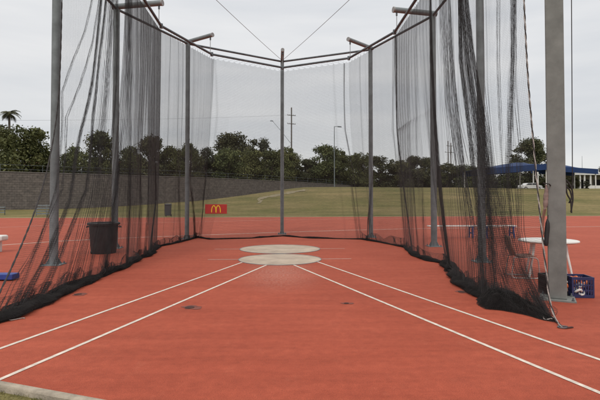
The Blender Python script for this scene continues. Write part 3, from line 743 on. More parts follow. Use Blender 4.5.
B().tube([tuple(k) for k in path3([at(547.5, 219, hy - .07), at(547.5, 226, hy - .07), at(546.5, 236, hy - .07), at(546, 246, hy - .07)], 14)], [.01, .02, .03, .032, .035, .035, .035, .035, .035, .034, .033, .033, .03, .02], 10).build('pouch_body', M['black'], t, smooth=True)
B().tube([at(548, 215, hy - .05), at(547.5, 221, hy - .07)], .007, 6).build('strap', M['rope_dark'], t)

# ---------------------------------------------------------------- table, chair, crates, bin, benches
tc_ = G(548.5, 275.5); t = thing('plastic_table', 'round white plastic table standing behind the thick gate post', 'table', tc_)
B().lathe((tc_.x, tc_.y, 0), [(.50, .685), (.555, .70), (.57, .715), (.565, .735), (.55, .74), (.02, .742)], 48).build('tabletop', M['white'], t, smooth=True)
for k in range(4):
    a = k * math.pi / 2 + .35; d = Vector((math.cos(a), math.sin(a), 0))
    p = path3([tc_ + d * .40 + Vector((0, 0, .70)), tc_ + d * .42 + Vector((0, 0, .5)), tc_ + d * .50 + Vector((0, 0, .2)), tc_ + d * .54], 14)
    B().tube([tuple(q) for q in p], [.028 - .0008 * i for i in range(14)], 8).build('leg', M['white'], t, smooth=True)
cc = G(522, 277); t = thing('stacking_chair', 'brown plastic chair on a bent metal tube frame, beside the white table', 'chair', cc)
def shell():
    b_ = B(); nu, nv_ = 13, 22; vs = []
    for j in range(nv_):
        s = j / (nv_ - 1)
        if s < .5: px_ = .22 - .42 * (s / .5); pz = .44 - .015 * math.sin(s * 6.28)
        else: q = (s - .5) / .5; px_ = -.20 - .10 * q - .03 * math.sin(q * 3.1); pz = .44 + .40 * q ** .9
        if .42 < s < .58: pz += .012
        wd = .23 - .02 * abs(s - .5) * 2
        if s > .9: wd *= 1 - (s - .9) * 2.2
        for i in range(nu):
            u = i / (nu - 1) * 2 - 1; vs.append((px_ + .04 * u * u * (s > .5), u * wd, pz + .02 * u * u * (s < .5)))
    ang = R(-12); out_ = []
    for (x, y, z) in vs: out_.append((cc.x + x * math.cos(ang) - y * math.sin(ang), cc.y + x * math.sin(ang) + y * math.cos(ang), z))
    b_.add(out_, [(j * nu + i, j * nu + i + 1, (j + 1) * nu + i + 1, (j + 1) * nu + i) for j in range(nv_ - 1) for i in range(nu - 1)])
    o = b_.build('seat_shell', M['brown'], t, smooth=True); so = o.modifiers.new('thick', 'SOLIDIFY'); so.thickness = .012
shell()
def rc(x, y, z):
    ang = R(-12); return (cc.x + x * math.cos(ang) - y * math.sin(ang), cc.y + x * math.sin(ang) + y * math.cos(ang), z)
for s in (-1, 1):
    p = path3([rc(-.2, s * .2, .42), rc(.2, s * .2, .42), rc(.24, s * .21, .40), rc(.27, s * .22, .05), rc(.25, s * .22, .012), rc(-.24, s * .22, .012), rc(-.26, s * .22, .03), rc(-.2, s * .2, .42)], 60)
    B().tube([tuple(q) for q in p], .011, 8).build('leg_frame', M['chrome'], t, smooth=True)
B().tube([rc(-.1, -.2, .415), rc(-.1, .2, .415)], .01, 8).build('crossbar', M['chrome'], t)
B().tube([rc(.1, -.2, .415), rc(.1, .2, .415)], .01, 8).build('crossbar', M['chrome'], t)

def crate(c, w_, d_, h_, rz, m, label, name='milk_crate'):
    t = thing(name, label, 'crate', c); mr_ = Matrix.Rotation(rz, 3, 'Z')
    def bx(b_, cx, cy, cz, dx, dy, dz):
        q = mr_ @ Vector((cx, cy, 0)); b_.box((c.x + q.x, c.y + q.y, cz + .002), (dx, dy, dz), rz)
    b_ = B(); bx(b_, 0, 0, .006, w_ - .004, d_ - .004, .012); b_.build('floor_tray', m, t)
    for nm, (fx, fy) in (('side', (0, -1)), ('side', (0, 1)), ('side', (-1, 0)), ('side', (1, 0))):
        b_ = B(); L_ = w_ if fx == 0 else d_; th = .012
        def pc(u, z, lu, lz, thk=th):
            if fx == 0: bx(b_, u, fy * (d_ / 2 - th / 2), z, lu, thk, lz)
            else: bx(b_, fx * (w_ / 2 - th / 2), u, z, thk, lu - (.026 if lu > L_ * .8 else 0), lz)
        pc(0, h_ - .022, L_, .044, .016); pc(0, .03, L_, .036); pc(0, h_ * .36, L_ - .002, .018, .008); pc(0, h_ * .62, L_ - .002, .018, .008)
        nb = 8
        for i in range(nb + 1):
            u = -L_ / 2 + .015 + (L_ - .03) * i / nb
            pc(u, h_ / 2, .016 if i not in (0, nb) else .03, h_ - .03, .010)
        b_.build(nm, m, t)
    return t
cr1 = G(583, 297.5)
crate(cr1 + Vector((0, .12, 0)), .34, .34, .33, R(-9), M['navy'], 'dark blue plastic milk crate on the track right of the thick gate post')
t = thing('striped_towel', 'orange and white cloth hanging over the rim inside the blue crate', 'cloth', cr1)
g = B()
for i in range(7):
    a = rnd.uniform(0, 6); p0 = cr1 + Vector((rnd.uniform(-.1, .1), .12 + rnd.uniform(-.1, .1), .2 + rnd.uniform(0, .09)))
    g.tube([p0 + Vector((.05 * math.cos(a + q), .05 * math.sin(a + q), .02 * math.sin(q * 2))) for q in np.linspace(0, 5, 10)], .022, 7)
g.build('fold', M['orange'], t, smooth=True)
g = B()
for i in range(8):
    a = rnd.uniform(0, 6); p0 = cr1 + Vector((rnd.uniform(-.1, .1), .08 + rnd.uniform(-.1, .1), .07 + rnd.uniform(0, .12)))
    g.tube([p0 + Vector((.05 * math.cos(a + q), .05 * math.sin(a + q), .02 * math.sin(q * 2))) for q in np.linspace(0, 5, 10)], .02, 7)
g.build('fold', M['white'], t, smooth=True)
kb_ = Vector((hx + .16, hy + .36, 0))
crate(kb_, .36, .32, .33, R(-4), M['black'], 'black plastic crate tucked behind the foot of the thick gate post', 'plastic_crate')
t = thing('orange_bag', 'orange and white bag sticking out beside the foot of the thick gate post', 'bag', (hx + .2, hy + .12, 0))
for nm, mk, zz, rr in (('bag_body', 'orange', .19, .05), ('bag_flap', 'white', .26, .04), ('bag_fold', 'peach', .13, .045)):
    g = B(); c_ = Vector((hx + .185, hy + .10, zz)); n1, n2 = 8, 12; vs = []
    for i in range(n1):
        th = math.pi * i / (n1 - 1)
        for k in range(n2):
            a = 6.283 * k / n2; q = 1 + rnd.uniform(-.2, .2); vs.append(c_ + Vector((rr * math.sin(th) * math.cos(a) * q, rr * math.sin(th) * math.sin(a) * q, rr * 1.1 * math.cos(th))))
    g.add(vs, [(i * n2 + k, i * n2 + (k + 1) % n2, (i + 1) * n2 + (k + 1) % n2, (i + 1) * n2 + k) for i in range(n1 - 1) for k in range(n2)]); g.build(nm, M[mk], t, smooth=True)

bc = G(103.5, 253); t = thing('rubbish_bin', 'large black tapered plastic bin standing behind the folds of the left net', 'bin', bc)
B().lathe(bc, [(.335, .0), (.345, .02), (.40, .84), (.36, .84), (.33, .2), (.02, .18)], 40, cap=True).build('tub', M['black'], t, smooth=True)
B().lathe(bc, [(.405, .82), (.45, .83), (.455, .88), (.41, .90), (.37, .89), (.37, .85)], 40, cap=False).build('rim', M['black'], t, smooth=True)
for s in (-1, 1):
    B().tube([bc + Vector((s * .24 - .03, -.22, .055)), bc + Vector((s * .24 + .03, -.22, .055))], .055, 14).build('wheel', M['tyre'], t)
    B().tube([bc + Vector((s * .42, -.08, .8)), bc + Vector((s * .48, -.06, .76)), bc + Vector((s * .48, .06, .76)), bc + Vector((s * .42, .08, .8))], .015, 6).build('handle', M['black'], t)

def bench(a, b_, label, leg_us, seat=.5):
    a = Vector(a); b_ = Vector(b_); d = (b_ - a).normalized(); c_ = (a + b_) / 2; rz = math.atan2(d.y, d.x); L_ = (b_ - a).length
    t = thing('bench', label, 'bench', (c_.x, c_.y, 0), 'white benches with blue legs'); q = Vector((-d.y, d.x, 0))
    for k in range(2):
        o = c_ + q * ((k - .5) * .17); B().box((o.x, o.y, seat - .02), (L_, .15, .04), rz).build('seat_plank', M['white'], t, bevel=.008)
    for u in leg_us:
        o = a + d * (L_ * u)
        g = B(); g.box((o.x, o.y, seat - .06), (.10, .34, .04), rz)
        for s in (-1, 1):
            e = o + q * s * .15; g.tube([(e.x, e.y, seat - .05), (e.x + q.x * s * .04, e.y + q.y * s * .04, .0)], .03, 8)
        g.box((o.x, o.y, .2), (.05, .32, .05), rz); g.build('leg', M['blue'], t)
    return t
Y0 = G(433, 238).y
def bp3(px): p = at(px, 225, Y0); return (p.x, p.y, 0)
bench(bp3(428), bp3(478), 'white topped bench with blue legs behind the right net, next to the cage post', (.1, .86))
bench(bp3(481), bp3(515), 'shorter white topped bench with blue legs beyond the brown chair', (.12, .9))
# bench or hurdle end poking in from the left edge
e0 = at(5.5, 238, 14.0); t = thing('foam_block', 'thick white rounded block on short legs poking in at the left edge', 'block', (e0.x - .6, e0.y, 0))
B().box((e0.x - .55, e0.y, e0.z), (1.1, .35, .17)).build('block', M['white'], t, bevel=.05)
for s in (-1, -.2): B().box((e0.x + s, e0.y, (e0.z - .09) / 2), (.06, .25, e0.z - .09)).build('leg', M['white'], t)
e1 = G(13, 281); t = thing('kerb_plank', 'blue plank lying on the track behind the left net, at the left edge', 'plank', (e1.x - .5, e1.y, 0))
B().box((e1.x - .55, e1.y + .13, .075), (1.1, .24, .11), R(-3)).build('plank', M['blue'], t, bevel=.015)
for s in (-.95, -.15): B().box((e1.x + s, e1.y + .13, .012), (.07, .22, .02)).build('foot', M['black'], t)

# distant sign, bin and barrier
s0 = G(216, 214.5); t = thing('sponsor_sign', 'red rectangular sign with a yellow arched M standing on the grass', 'sign', s0)
sw, sh, sb = 2.15, .93, .08
B().box((s0.x, s0.y, sb + sh / 2), (sw, .06, sh)).build('panel', M['red'], t, bevel=.01)
for s in (-1, 1): B().box((s0.x + s * .8, s0.y + .08, .2), (.06, .08, .4)).build('stand', M['rail'], t)
mb = B(); yq = s0.y - .034
for s in (-1, 1):
    n_ = 26; vs = []; xo, wi, hh = .165, .26, .72
    for i in range(n_ + 1):
        th = math.pi * i / n_
        for (ra, rh) in ((wi, hh), (wi - (.085 if (i > n_ / 2) == (s < 0) else .10), hh - .09)):
            x_ = math.cos(th); z_ = max(0, math.sin(th)) ** .72
            vs.append((s0.x + s * .215 + ra * x_, yq, sb + .12 + rh * z_))
    m2 = len(vs)
    back = [(x_, y_ + .012, z_) for x_, y_, z_ in vs]
    fs = [(2 * i, 2 * i + 1, 2 * i + 3, 2 * i + 2) for i in range(n_)]
    mb.add([(x_, y_ - .004 * (s > 0), z_) for x_, y_, z_ in vs], fs)
mb.build('emblem', M['yellow'], t)
s1 = G(168, 216.5); t = thing('wheelie_bin', 'small dark bin standing on the grass beyond the track, left of the red sign', 'bin', s1)
B().box((s1.x, s1.y, .56), (.44, .5, .98), 0, 1.12).build('body', M['bin_dark'], t, bevel=.02)
B().box((s1.x, s1.y - .02, 1.09), (.54, .62, .07), 0, .9, rx=R(4)).build('lid', M['bin_dark'], t, bevel=.02)
for s in (-1, 1): B().tube([(s1.x + s * .2, s1.y + .2, .1), (s1.x + s * .25, s1.y + .2, .1)], .1, 14).build('wheel', M['tyre'], t)
a0, a1 = G(36, 216), G(54, 216.2); t = thing('barrier', 'low grey slatted barrier on the grass, just left of the nearest left post', 'barrier', a0)
for z in (.2, .45, .7, .95): B().box(((a0.x + a1.x) / 2, a0.y, z + .0), (a1.x - a0.x, .03, .13)).build('slat', M['steel'], t)
for x_ in (a0.x, (a0.x + a1.x) / 2, a1.x): B().box((x_, a0.y + .045, .53), (.06, .05, 1.06)).build('upright', M['steel'], t)
a2 = G(1, 215); t = thing('stacked_rack', 'small rack of grey bars on the grass at the left edge', 'rack', a2)
for z in (.25, .5, .75): B().box((a2.x, a2.y, z), (.7, .2, .09)).build('bar', M['steel'], t)
for s in (-1, 1): B().box((a2.x + s * .28, a2.y + .13, .42), (.05, .05, .84)).build('upright', M['rail'], t)

# ---------------------------------------------------------------- block wall and its railing
WT = 4.85
wp = []
for px, py in ((-120, 167), (0, 172), (100, 174.8), (200, 177.8), (300, 182.3), (345, 185.3), (372, 187.2)):
    d = ray(px, py); tt = (WT - EYE.z) / d.z; wp.append(EYE + d * tt)
root = thing('block_wall', 'long dark block retaining wall behind the grass, left and centre', 'wall', (wp[2].x, wp[2].y, 0))
b_ = B(); cap = B(); us = []; uvs = []; acc = 0
for a, c_ in zip(wp, wp[1:]):
    d = (c_ - a); Lw = Vector((d.x, d.y)).length; q = Vector((-d.y, d.x, 0)).normalized() * .35
    z0 = -.4
    vs = [(a.x, a.y, z0), (c_.x, c_.y, z0), (c_.x, c_.y, WT), (a.x, a.y, WT), (a.x + q.x, a.y + q.y, z0), (c_.x + q.x, c_.y + q.y, z0), (c_.x + q.x, c_.y + q.y, WT), (a.x + q.x, a.y + q.y, WT)]
    b_.add(vs, [(0, 1, 2, 3), (5, 4, 7, 6), (3, 2, 6, 7)])
    uvs += [(acc, z0), (acc + Lw, z0), (acc + Lw, WT), (acc, WT)] + [(acc + Lw, z0), (acc, z0), (acc, WT), (acc + Lw, WT)] + [(acc, 0), (acc + Lw, 0), (acc + Lw, .3), (acc, .3)]
    acc += Lw
    cap.box(((a.x + c_.x) / 2 + q.x / 2, (a.y + c_.y) / 2 + q.y / 2, WT + .06), (Lw, .45, .1), math.atan2(d.y, d.x))
o = b_.build('masonry', M['wall'], root); uvl = o.data.uv_layers.new(name='UVMap')
for i, uvv in enumerate(uvs): uvl.data[i].uv = uvv
cap.build('coping', mat('coping_stone', (.17, .155, .145), .9, 0, .3, 1), root)
rt = thing('wall_railing', 'thin metal railing running along behind the top of the block wall', 'railing', (wp[2].x, wp[2].y + 1, WT))
rl = path3([w_ + Vector((0, 1.2, 0)) for w_ in wp], 60); s_len = np.concatenate([[0], np.cumsum(np.linalg.norm(np.diff(rl, axis=0), axis=1))])
for zz in (.45, 1.0): B().tube([(p[0], p[1], WT + zz) for p in rl], .02, 6).build('rail', M['rail'], rt)
for s in np.arange(1, s_len[-1], 4.7):
    x_ = np.interp(s, s_len, rl[:, 0]); y_ = np.interp(s, s_len, rl[:, 1]); B().tube([(x_, y_, WT - 1), (x_, y_, WT + 1.05)], .028, 6).build('rail_post', M['rail'], rt)

# ---------------------------------------------------------------- trees
def crown_mesh(name, m, seed, n=15000, lobes=30, rx=.5, h=1.0, leaf=.021, sparse=0.0, low=.06, topw=.55):
    """unit tree: height 1, half width rx"""
    g = np.random.default_rng(seed); C_ = []
    for i in range(lobes):
        z = g.uniform(low + .1, .9); w_ = rx * (1 - topw * ((z - .35) / .65) ** 2 if z > .35 else 1 - .15 * (.35 - z) / .35)
        a = g.uniform(0, 6.283); rr = w_ * math.sqrt(g.uniform(.05, 1)) * .72; lr = g.uniform(.06, .19) * (1 - .3 * z)
        C_.append((rr * math.cos(a), rr * math.sin(a), min(z, 1 - lr * .8), lr * (1 - sparse * .35)))
    C_.append((g.uniform(-.05, .05), 0, .88, .12)); C_ = np.array(C_)
    k = g.choice(len(C_), n, p=C_[:, 3] ** 2 / (C_[:, 3] ** 2).sum())
    d = g.normal(size=(n, 3)); d /= np.linalg.norm(d, axis=1, keepdims=True)
    rad = C_[k, 3] * (1 - .55 * g.random(n) ** 2.2) * (1 + .2 * g.normal(size=n))
    p = C_[k, :3] + d * rad[:, None] * np.array([1.1, 1.1, .85])
    p = p[p[:, 2] > low * .6]; n = len(p)
    nr = g.normal(size=(n, 3)) + d[:n] * .6; nr /= np.linalg.norm(nr, axis=1, keepdims=True)
    t1 = np.cross(nr, g.normal(size=(n, 3))); t1 /= np.linalg.norm(t1, axis=1, keepdims=True); t2 = np.cross(nr, t1)
    s = leaf * g.uniform(.4, 1.15, n)[:, None]
    V = np.stack([p - t1 * s, p - t2 * s * .55, p + t1 * s, p + t2 * s * .55], 1).reshape(-1, 3)
    me_o = fast_mesh(name, V, np.arange(4 * n).reshape(-1, 4), m); return me_o, C_
def tree_proto(seed, m, **k):
    root = bpy.data.objects.new('leafy_tree', None); COL.objects.link(root)
    o, C_ = crown_mesh('crown', m, seed, **k); o.parent = root
    g = random.Random(seed); b_ = B()
    b_.tube([(0, 0, -.04), (.005, 0, .15), (-.01, .01, .4), (.01, 0, .75)], [.028, .022, .016, .006], 8)
    for c_ in C_[:9]:
        z0 = max(.12, c_[2] * .5); b_.tube([(0, 0, z0), (c_[0] * .5, c_[1] * .5, (z0 + c_[2]) / 2 + .02), (c_[0], c_[1], c_[2])], [.013, .008, .003], 5)
    b_.build('trunk', M['bark'], root, smooth=True)
    return root
protos = [tree_proto(1, M['leaf'], rx=.42), tree_proto(2, M['leaf'], rx=.36, lobes=28, topw=.75), tree_proto(3, M['leaf_dark'], rx=.46, lobes=28, topw=.35),
          tree_proto(4, M['leaf_dark'], rx=.36, lobes=24, topw=.85), tree_proto(5, M['leaf_grey'], rx=.42, lobes=15, sparse=.9, n=7000), tree_proto(6, M['leaf'], rx=.5, lobes=34, topw=.3)]
used = set()
def tree(kind, px, ytop, wpx, D, label, rot=None, zb=None):
    p = at(px, 180, D); zb = gz(p.x, D) if zb is None else zb
    top = at(px, ytop, D).z; hgt_ = top - zb
    src = protos[kind]
    o = src if kind not in used else copy_tree(src); used.add(kind)
    pw = {0: .84, 1: .72, 2: .92, 3: .72, 4: .84, 5: 1.0}[kind]
    wreal = wpx * D / F; sx = wreal / pw * 1.3
    o.location = (p.x, D, zb); o.scale = (sx, sx, hgt_ * 1.02); o.rotation_euler = (0, 0, rot if rot is not None else rnd.uniform(0, 6.28))
    tag(o, label, 'tree', 'trees behind the ground')
    return o
TL = [
 (5, 22, 127, 62, 78, 'big rounded tree at the left above the wall, under the palm'),
 (2, -20, 126, 60, 84, 'dark tree cut by the left edge of the picture, above the wall'),
 (3, 49, 152, 18, 80, 'small pointed tree in the gap of sky left of the nearest left post'),
 (0, 74, 146, 30, 88, 'tree just right of the nearest left post, seen through the drawn net'),
 (1, 100, 131, 34, 92, 'tall tree just left of the second left post, above the bin'),
 (0, 131, 146, 28, 98, 'tree just right of the second left post, above the wall'),
 (3, 152, 136, 32, 100, 'tall dark pointed tree above the small dark bin, left of the third post'),
 (1, 170, 146, 24, 102, 'narrow tree just left of the left rear corner post'),
 (0, 188, 142, 26, 98, 'tree standing directly behind the left rear corner post'),
 (4, 207, 148, 28, 104, 'loose light tree above the red sign, over the wall'),
 (2, 238, 133, 46, 122, 'broad domed dark tree rising highest behind the middle of the wall'),
 (0, 226, 148, 34, 106, 'olive tree below and left of the highest domed tree'),
 (4, 263, 139, 24, 124, 'thin see-through tree just right of the highest domed tree'),
 (5, 250, 150, 36, 108, 'olive tree below and right of the highest domed tree'),
 (1, 272, 150, 28, 110, 'tree left of the timber power pole and the middle post'),
 (0, 287, 147, 28, 112, 'tree at the foot of the timber power pole, left of the gap of sky'),
 (3, 307, 159, 22, 116, 'low tree at the gap of sky right of the timber power pole'),
 (1, 325, 145, 32, 116, 'tall tree just left of the street lamp'),
 (0, 340, 150, 24, 120, 'tree directly behind the street lamp column'),
 (5, 359, 153, 30, 118, 'tree between the street lamp and the right rear corner post'),
 (2, 381, 156, 34, 122, 'dark tree just right of the right rear corner post'),
 (0, 401, 160, 26, 124, 'low olive tree left of the twin pole, behind the right net'),
 (3, 414, 156, 24, 124, 'pointed dark tree behind the right net, left of the bench post'),
 (2, 429, 158, 26, 126, 'dark tree behind the bench end post on the right'),
 (0, 447, 163, 30, 128, 'low tree at the foot of the twin power pole'),
 (5, 468, 165, 34, 126, 'wide low tree left of the blue shade sail, behind the folds'),
 (2, 490, 167, 34, 124, 'low dark tree under the left end of the blue shade sail'),
 (2, 514, 172, 26, 100, 'dark bushy tree beneath the middle of the blue shade sail'),
 (2, 532, 140, 46, 118, 'big spreading tree rising above the blue shade sail'),
 (3, 547, 172, 12, 96, 'small bush tree beside the white post of the shade sail'),
]
for T_ in TL: tree(*T_)
# hedge-like shrubs filling the foot of the tree row, each its own plant
for i, (px, yt, wpx, D) in enumerate([(x_, 164 + 3 * math.sin(x_) + (x_ > 330) * 8, 40, 92 + x_ * .09) for x_ in range(-10, 500, 27)]):
    spots = ['at the left edge', 'below the palm', 'left of the nearest left post', 'right of the nearest left post', 'above the bin', 'right of the second left post', 'below the dark pointed tree',
             'left of the left rear corner post', 'right of the left rear corner post', 'below the highest domed tree', 'below the see-through tree', 'at the middle post', 'at the gap of sky',
             'at the foot of the street lamp', 'left of the right rear corner post', 'right of the right rear corner post', 'behind the right net folds', 'near the bench end post', 'under the twin pole', 'left of the shade sail']
    o = tree((2, 5, 0)[i % 3], px, yt, wpx, D, 'leafy shrub at the foot of the tree row, ' + spots[min(i, 19)]); tag(o, None, 'shrub', 'shrubs at the foot of the tree row'); o.name = 'shrub'
# palm
pc_ = at(9, 130, 90); zb = gz(pc_.x, 90); ztop_ = at(9, 113.5, 90).z
pt = thing('palm_tree', 'palm tree with a ragged crown sticking up above the trees at far left', 'tree', (pc_.x, 90, zb))
B().tube([(pc_.x, 90, zb), (pc_.x + .2, 90, (zb + ztop_) / 2), (pc_.x, 90, ztop_)], [.3, .22, .18], 10).build('trunk', M['bark'], pt, smooth=True)
g = B(); V = []
for k in range(34):
    a = k * 2.4; el = rnd.uniform(-.4, 1.1); L_ = rnd.uniform(1.5, 2.4); d = Vector((math.cos(a) * math.cos(el), math.sin(a) * math.cos(el), math.sin(el)))
    prev = Vector((pc_.x, 90, ztop_)); sd_ = d.cross(Vector((0, 0, 1))).normalized()
    for i in range(12):
        nx_ = prev + d * (L_ / 12); d = (d + Vector((0, 0, -.13))).normalized()
        for s in (-1, 1):
            lf = .55 * math.sin((i + 1.5) / 13.5 * math.pi) + .08; tip = nx_ + sd_ * s * lf + d * .2 + Vector((0, 0, -.18))
            g.add([prev, nx_, tip], [(0, 1, 2)])
        prev = nx_
g.build('crown', M['leaf_dark'], pt)

# ---------------------------------------------------------------- poles beyond the ground
def ppole(px, ytop, D, arms, label, r=.16, twin=False):
    p = at(px, ytop, D); zb = gz(p.x, D); t = thing('power_pole', label, 'power pole', (p.x, D, zb))
    B().tube([(p.x, D, zb - .3), (p.x, D, p.z)], [r, r * .75], 10).build('pole', M['wood'], t, smooth=True)
    if twin: B().tube([(p.x + .95, D, zb - .3), (p.x + .95, D, p.z - .6)], [r, r * .75], 10).build('pole', M['wood'], t, smooth=True)
    for (yy, wd, tilt) in arms:
        z = at(px, yy, D).z; dx = .45 if twin else 0
        B().box((p.x + dx, D - .2, z), (wd, .12, .14), R(25), ry=R(tilt)).build('crossarm', M['wood'], t)
        for u in (-.46, -.2, .2, .46):
            q = Matrix.Rotation(R(25), 3, 'Z') @ Vector((u * wd, 0, 0)); B().lathe((p.x + dx + q.x, D - .2 + q.y, z + .07), [(.05, 0), (.09, .08), (.05, .16), (.07, .24)], 8).build('insulator', M['cap'], t)
    return t, p, zb
D1 = 130
t, p, zb = ppole(291.5, 107.5, D1, [(115.5, 2.6, 0), (124, 2.6, 0)], 'timber power pole with two crossarms rising behind the middle post', .24)
a = at(290.5, 143, D1 - .5); b_ = at(272.5, 121, D1 - .5)
B().tube([a, a.lerp(b_, .5) + Vector((.1, 0, .05)), b_], [.06, .05, .045], 8).build('lamp_arm', M['steel'], t, smooth=True)
B().box(b_ + Vector((-.25, 0, .03)), (.95, .38, .2), 0, .7).build('lamp_head', M['rail'], t, bevel=.03)
ppole(448, 141, 150, [(146, 2.6, 0), (152.5, 4.2, 0)], 'twin power pole with crossarms seen through the folds of the right net', .2, True)
D2 = 98; p = at(334.3, 126.5, D2); zb = gz(p.x, D2); t = thing('street_lamp', 'slim grey street lamp column with one short arm, right of the middle post', 'street lamp', (p.x, D2, zb))
B().tube([(p.x, D2, zb - .2), (p.x, D2, p.z)], [.11, .075], 12).build('column', M['steel'], t, smooth=True)
B().tube([(p.x, D2, p.z - .02), (p.x + .75, D2, p.z + .05)], .05, 8).build('arm', M['steel'], t)
B().box((p.x + 1.15, D2, p.z - .03), (.95, .4, .2), 0, .7, ry=R(4)).build('lamp_head', M['rail'], t, bevel=.03)
# overhead wires
pA, pB_ = at(291.5, 115.5, D1), at(448, 146, 150)
for i, (u, lab) in enumerate(((-1.1, 'left'), (1.1, 'right'))):
    a = pA + Vector((u, -.2, .15)); pts = []
    e_ = Vector((-95, 75, 14.5)) + Vector((u, 0, 0))
    for k in range(25):
        s = k / 24; q = a.lerp(e_, s); q.z -= 2.2 * 4 * s * (1 - s) * .5; pts.append(q)
    tag(B().tube(pts, .008, 4).build('overhead_wire', M['rope_dark']), f'faint overhead wire running left from the {"left" if u < 0 else "right"} end of the upper crossarm', 'wire', 'overhead wires')

# ---------------------------------------------------------------- shade sails, pavilion, car, houses
def sail(pxs, D, dp, ytop_l, label, ridge):
    # hip-shaped fabric canopy: low eaves, raised ridge
    a = at(pxs[0], ytop_l[0], D); b_ = at(pxs[1], ytop_l[2], D); rdg = at(ridge, ytop_l[1], D + dp / 2)
    t = thing('shade_sail', label, 'shade sail', (a.x, D, gz(a.x, D)), 'blue shade sails'); g = B()
    nx_, ny_ = 15, 9; vs = []
    for j in range(ny_):
        v = j / (ny_ - 1)
        for i in range(nx_):
            u = i / (nx_ - 1); x_ = a.x + (b_.x - a.x) * u; y_ = D + dp * v
            edge = a.z + (b_.z - a.z) * u; k = (1 - abs(2 * v - 1)) ; ur = (rdg.x - a.x) / (b_.x - a.x); ku = u / ur if u < ur else (1 - u) / (1 - ur)
            z = edge + (rdg.z - edge) * min(1, k * 1.2) ** 1.3 * max(0, min(1, ku * 1.1)) ** 1.3; vs.append((x_, y_, z))
    g.add(vs, [(j * nx_ + i, j * nx_ + i + 1, (j + 1) * nx_ + i + 1, (j + 1) * nx_ + i) for j in range(ny_ - 1) for i in range(nx_ - 1)])
    o = g.build('canopy', M['shade'], t, smooth=True); so = o.modifiers.new('thick', 'SOLIDIFY'); so.thickness = .04
    vd = 1.0
    for j, y_ in ((0, D - .03), (ny_ - 1, D + dp + .03)):
        f = B()
        for i in range(nx_ - 1):
            p0, p1 = vs[j * nx_ + i], vs[j * nx_ + i + 1]; f.add([(p0[0], y_, p0[2]), (p1[0], y_, p1[2]), (p1[0], y_, p1[2] - vd), (p0[0], y_, p0[2] - vd)], [(0, 1, 2, 3)])
        o = f.build('valance', M['shade'], t); so = o.modifiers.new('thick', 'SOLIDIFY'); so.thickness = .03
    for x_, z_, y_ in ((a.x + .3, a.z, D + .3), (b_.x - .3, b_.z, D + .3), (a.x + .3, a.z, D + dp - .3), (b_.x - .3, b_.z, D + dp - .3)):
        B().tube([(x_, y_, gz(x_, y_) - .1), (x_, y_, z_ - .02)], .12, 10).build('support_post', M['white'], t, smooth=True)
    return t
sail((484, 549), 74, 9, (168.5, 162.5, 163.5), 'large blue shade sail canopy left of the thick gate post, beneath the big spreading tree', 520)
sail((551, 598), 86, 7, (166, 165, 169), 'thin looking blue shade sail canopy at the right of the thick gate post', 560)
wpst = at(537.5, 172, 73); zb = gz(wpst.x, 73)
tag(B().tube([(wpst.x, 73, zb - .1), (wpst.x, 73, wpst.z)], .15, 12).build('white_post', M['white'], smooth=True), 'white upright post under the front edge of the larger blue sail', 'post')
# pavilion
DP = 96; pa, pb = at(566, 190, DP), at(640, 190, DP); zb = gz(pa.x + 5, DP); zt = at(580, 174, DP).z
t = thing('pavilion', 'pale flat roofed pavilion with white columns at the right edge', 'building', (pa.x, DP, zb)); W_ = pb.x - pa.x; cx = (pa.x + pb.x) / 2
B().box((cx, DP + 4, zt + .15), (W_ + .8, 9, .35)).build('roof', M['roofsheet'], t, bevel=.03)
B().box((cx, DP - .55, zt - .12), (W_ + .6, .06, .18)).build('fascia', M['white'], t)
B().box((cx, DP + 8, (zb + zt) / 2), (W_, .25, zt - zb)).build('back_wall', M['wallpale'], t)
for i in range(4):
    B().box((pa.x + 2.2 + i * 3.6, DP + 7.84, (zb + zt) / 2 - .1), (2.4, .08, 2.0)).build('opening', M['dark_int'], t)
for px in (580, 584.5, 590.5, 604, 618, 632):
    q = at(px, 185, DP - .2); B().box((q.x, DP - .2, (zb + zt) / 2), (.28, .28, zt - zb - .04)).build('column', M['white'], t, bevel=.02)
q0, q1 = at(588, 188, DP - 1), at(640, 188, DP - 1); B().box(((q0.x + q1.x) / 2, DP - 1, gz(q0.x, DP) + .55), (q1.x - q0.x, .15, 1.1)).build('low_wall', M['white'], t)
q0 = at(567, 183, DP + 2); B().box((q0.x + 1.3, DP + 3, zb + 1.1), (3.2, 1.5, 2.2)).build('servery_block', M['wallpale'], t); 
tree(2, 572, 176, 13, 94, 'small dark tree beside the pavilion, just right of the thick gate post')
tree(4, 586, 181, 9, 93, 'small shrubby tree in front of the pavilion columns')
tree(2, 610, 166, 26, 125, 'tree behind the pavilion roof at the right edge')
m_ = at(582, 156, 108); tag(B().tube([(m_.x, 108, gz(m_.x, 108)), (m_.x, 108, m_.z)], [.07, .03], 8).build('mast', M['steel']), 'thin mast rising above the pavilion roof', 'mast')
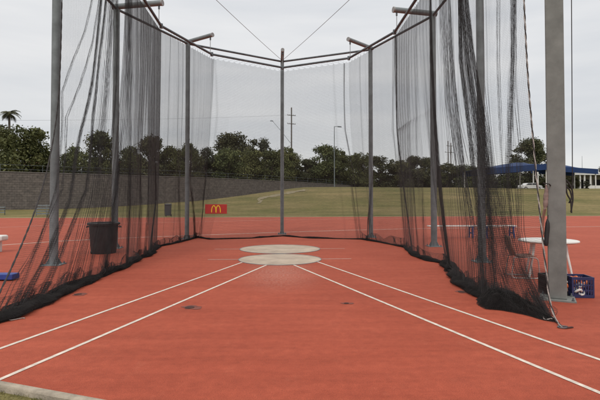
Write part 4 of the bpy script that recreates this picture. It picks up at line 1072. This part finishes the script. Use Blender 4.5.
# car
def car(px, D, heading, label):
    c_ = at(px, 188, D); z0 = gz(c_.x, D); t = thing('parked_car', label, 'car', (c_.x, D, z0))
    prof = [(-2.15, .35), (-2.2, .75), (-2.05, .98), (-1.45, 1.02), (-.95, 1.42), (.75, 1.46), (1.35, 1.05), (2.05, .92), (2.2, .7), (2.18, .35)]
    def ext(pr_, y0, y1, nm, mk, bevel=0):
        n_ = len(pr_); vs = [(c_.x + x_, D + y0, z0 + z) for x_, z in pr_] + [(c_.x + x_, D + y1, z0 + z) for x_, z in pr_]
        g = B(); g.add(vs, [tuple(range(n_)), tuple(range(2 * n_ - 1, n_ - 1, -1))] + [(i, i + n_, (i + 1) % n_ + n_, (i + 1) % n_) for i in range(n_)]); return g.build(nm, M[mk], t, bevel=bevel)
    ext(prof, -.86, .86, 'body', 'carwhite', .05)
    for s in (-1, 1): ext([(-1.25, 1.03), (-.85, 1.36), (-.05, 1.38), (-.05, 1.03)], s * .865, s * .875, 'side_window', 'glass'); ext([(.02, 1.03), (.02, 1.38), (.7, 1.39), (1.2, 1.04)], s * .865, s * .875, 'side_window', 'glass')
    for x_ in (-1.35, 1.4):
        for s in (-1, 1):
            wl = B().tube([(c_.x + x_, D + s * .72, z0 + .33), (c_.x + x_, D + s * .89, z0 + .33)], .33, 18).build('wheel', M['tyre'], t)
            B().tube([(c_.x + x_, D + s * .885, z0 + .33), (c_.x + x_, D + s * .9, z0 + .33)], .19, 12).build('rim', M['chrome'], wl).location = (0, 0, 0)
    return t
car(530, 92, 0, 'white parked car seen under the larger blue shade sail')
def house(px, ye, D, wpx, label, roofm='tile'):
    c_ = at(px, ye, D); z0 = gz(c_.x, D); W_ = wpx * D / F; t = thing('house', label, 'house', (c_.x, D, z0)); zt = c_.z; dp = 8
    B().box((c_.x, D + dp / 2, (z0 + zt) / 2), (W_, dp, zt - z0)).build('wall', M['wallpale'], t)
    g = B(); x0, x1 = c_.x - W_ / 2 - .5, c_.x + W_ / 2 + .5; rh = 1.9
    g.add([(x0, D - .5, zt), (x1, D - .5, zt), (x1, D + dp + .5, zt), (x0, D + dp + .5, zt), (x0 + 3, D + dp / 2, zt + rh), (x1 - 3, D + dp / 2, zt + rh)], [(0, 1, 5, 4), (1, 2, 5), (2, 3, 4, 5), (3, 0, 4), (3, 2, 1, 0)])
    g.build('roof', M[roofm], t)
    for u in (-.28, .25):
        w1 = B().box((c_.x + u * W_, D - .03, zt - 1.1), (1.6, .08, 1.1)).build('window', M['glass'], t)
    return t
house(28, 166, 112, 34, 'house with a terracotta roof just showing over the wall at far left')
house(112, 167, 128, 30, 'house with a terracotta roof glimpsed through the trees above the bin')
house(208, 170, 140, 26, 'house with a terracotta roof glimpsed behind the trees above the red sign')
for k, pr_ in enumerate(protos):
    if k not in used:
        for ch in list(pr_.children): bpy.data.objects.remove(ch)
        bpy.data.objects.remove(pr_)
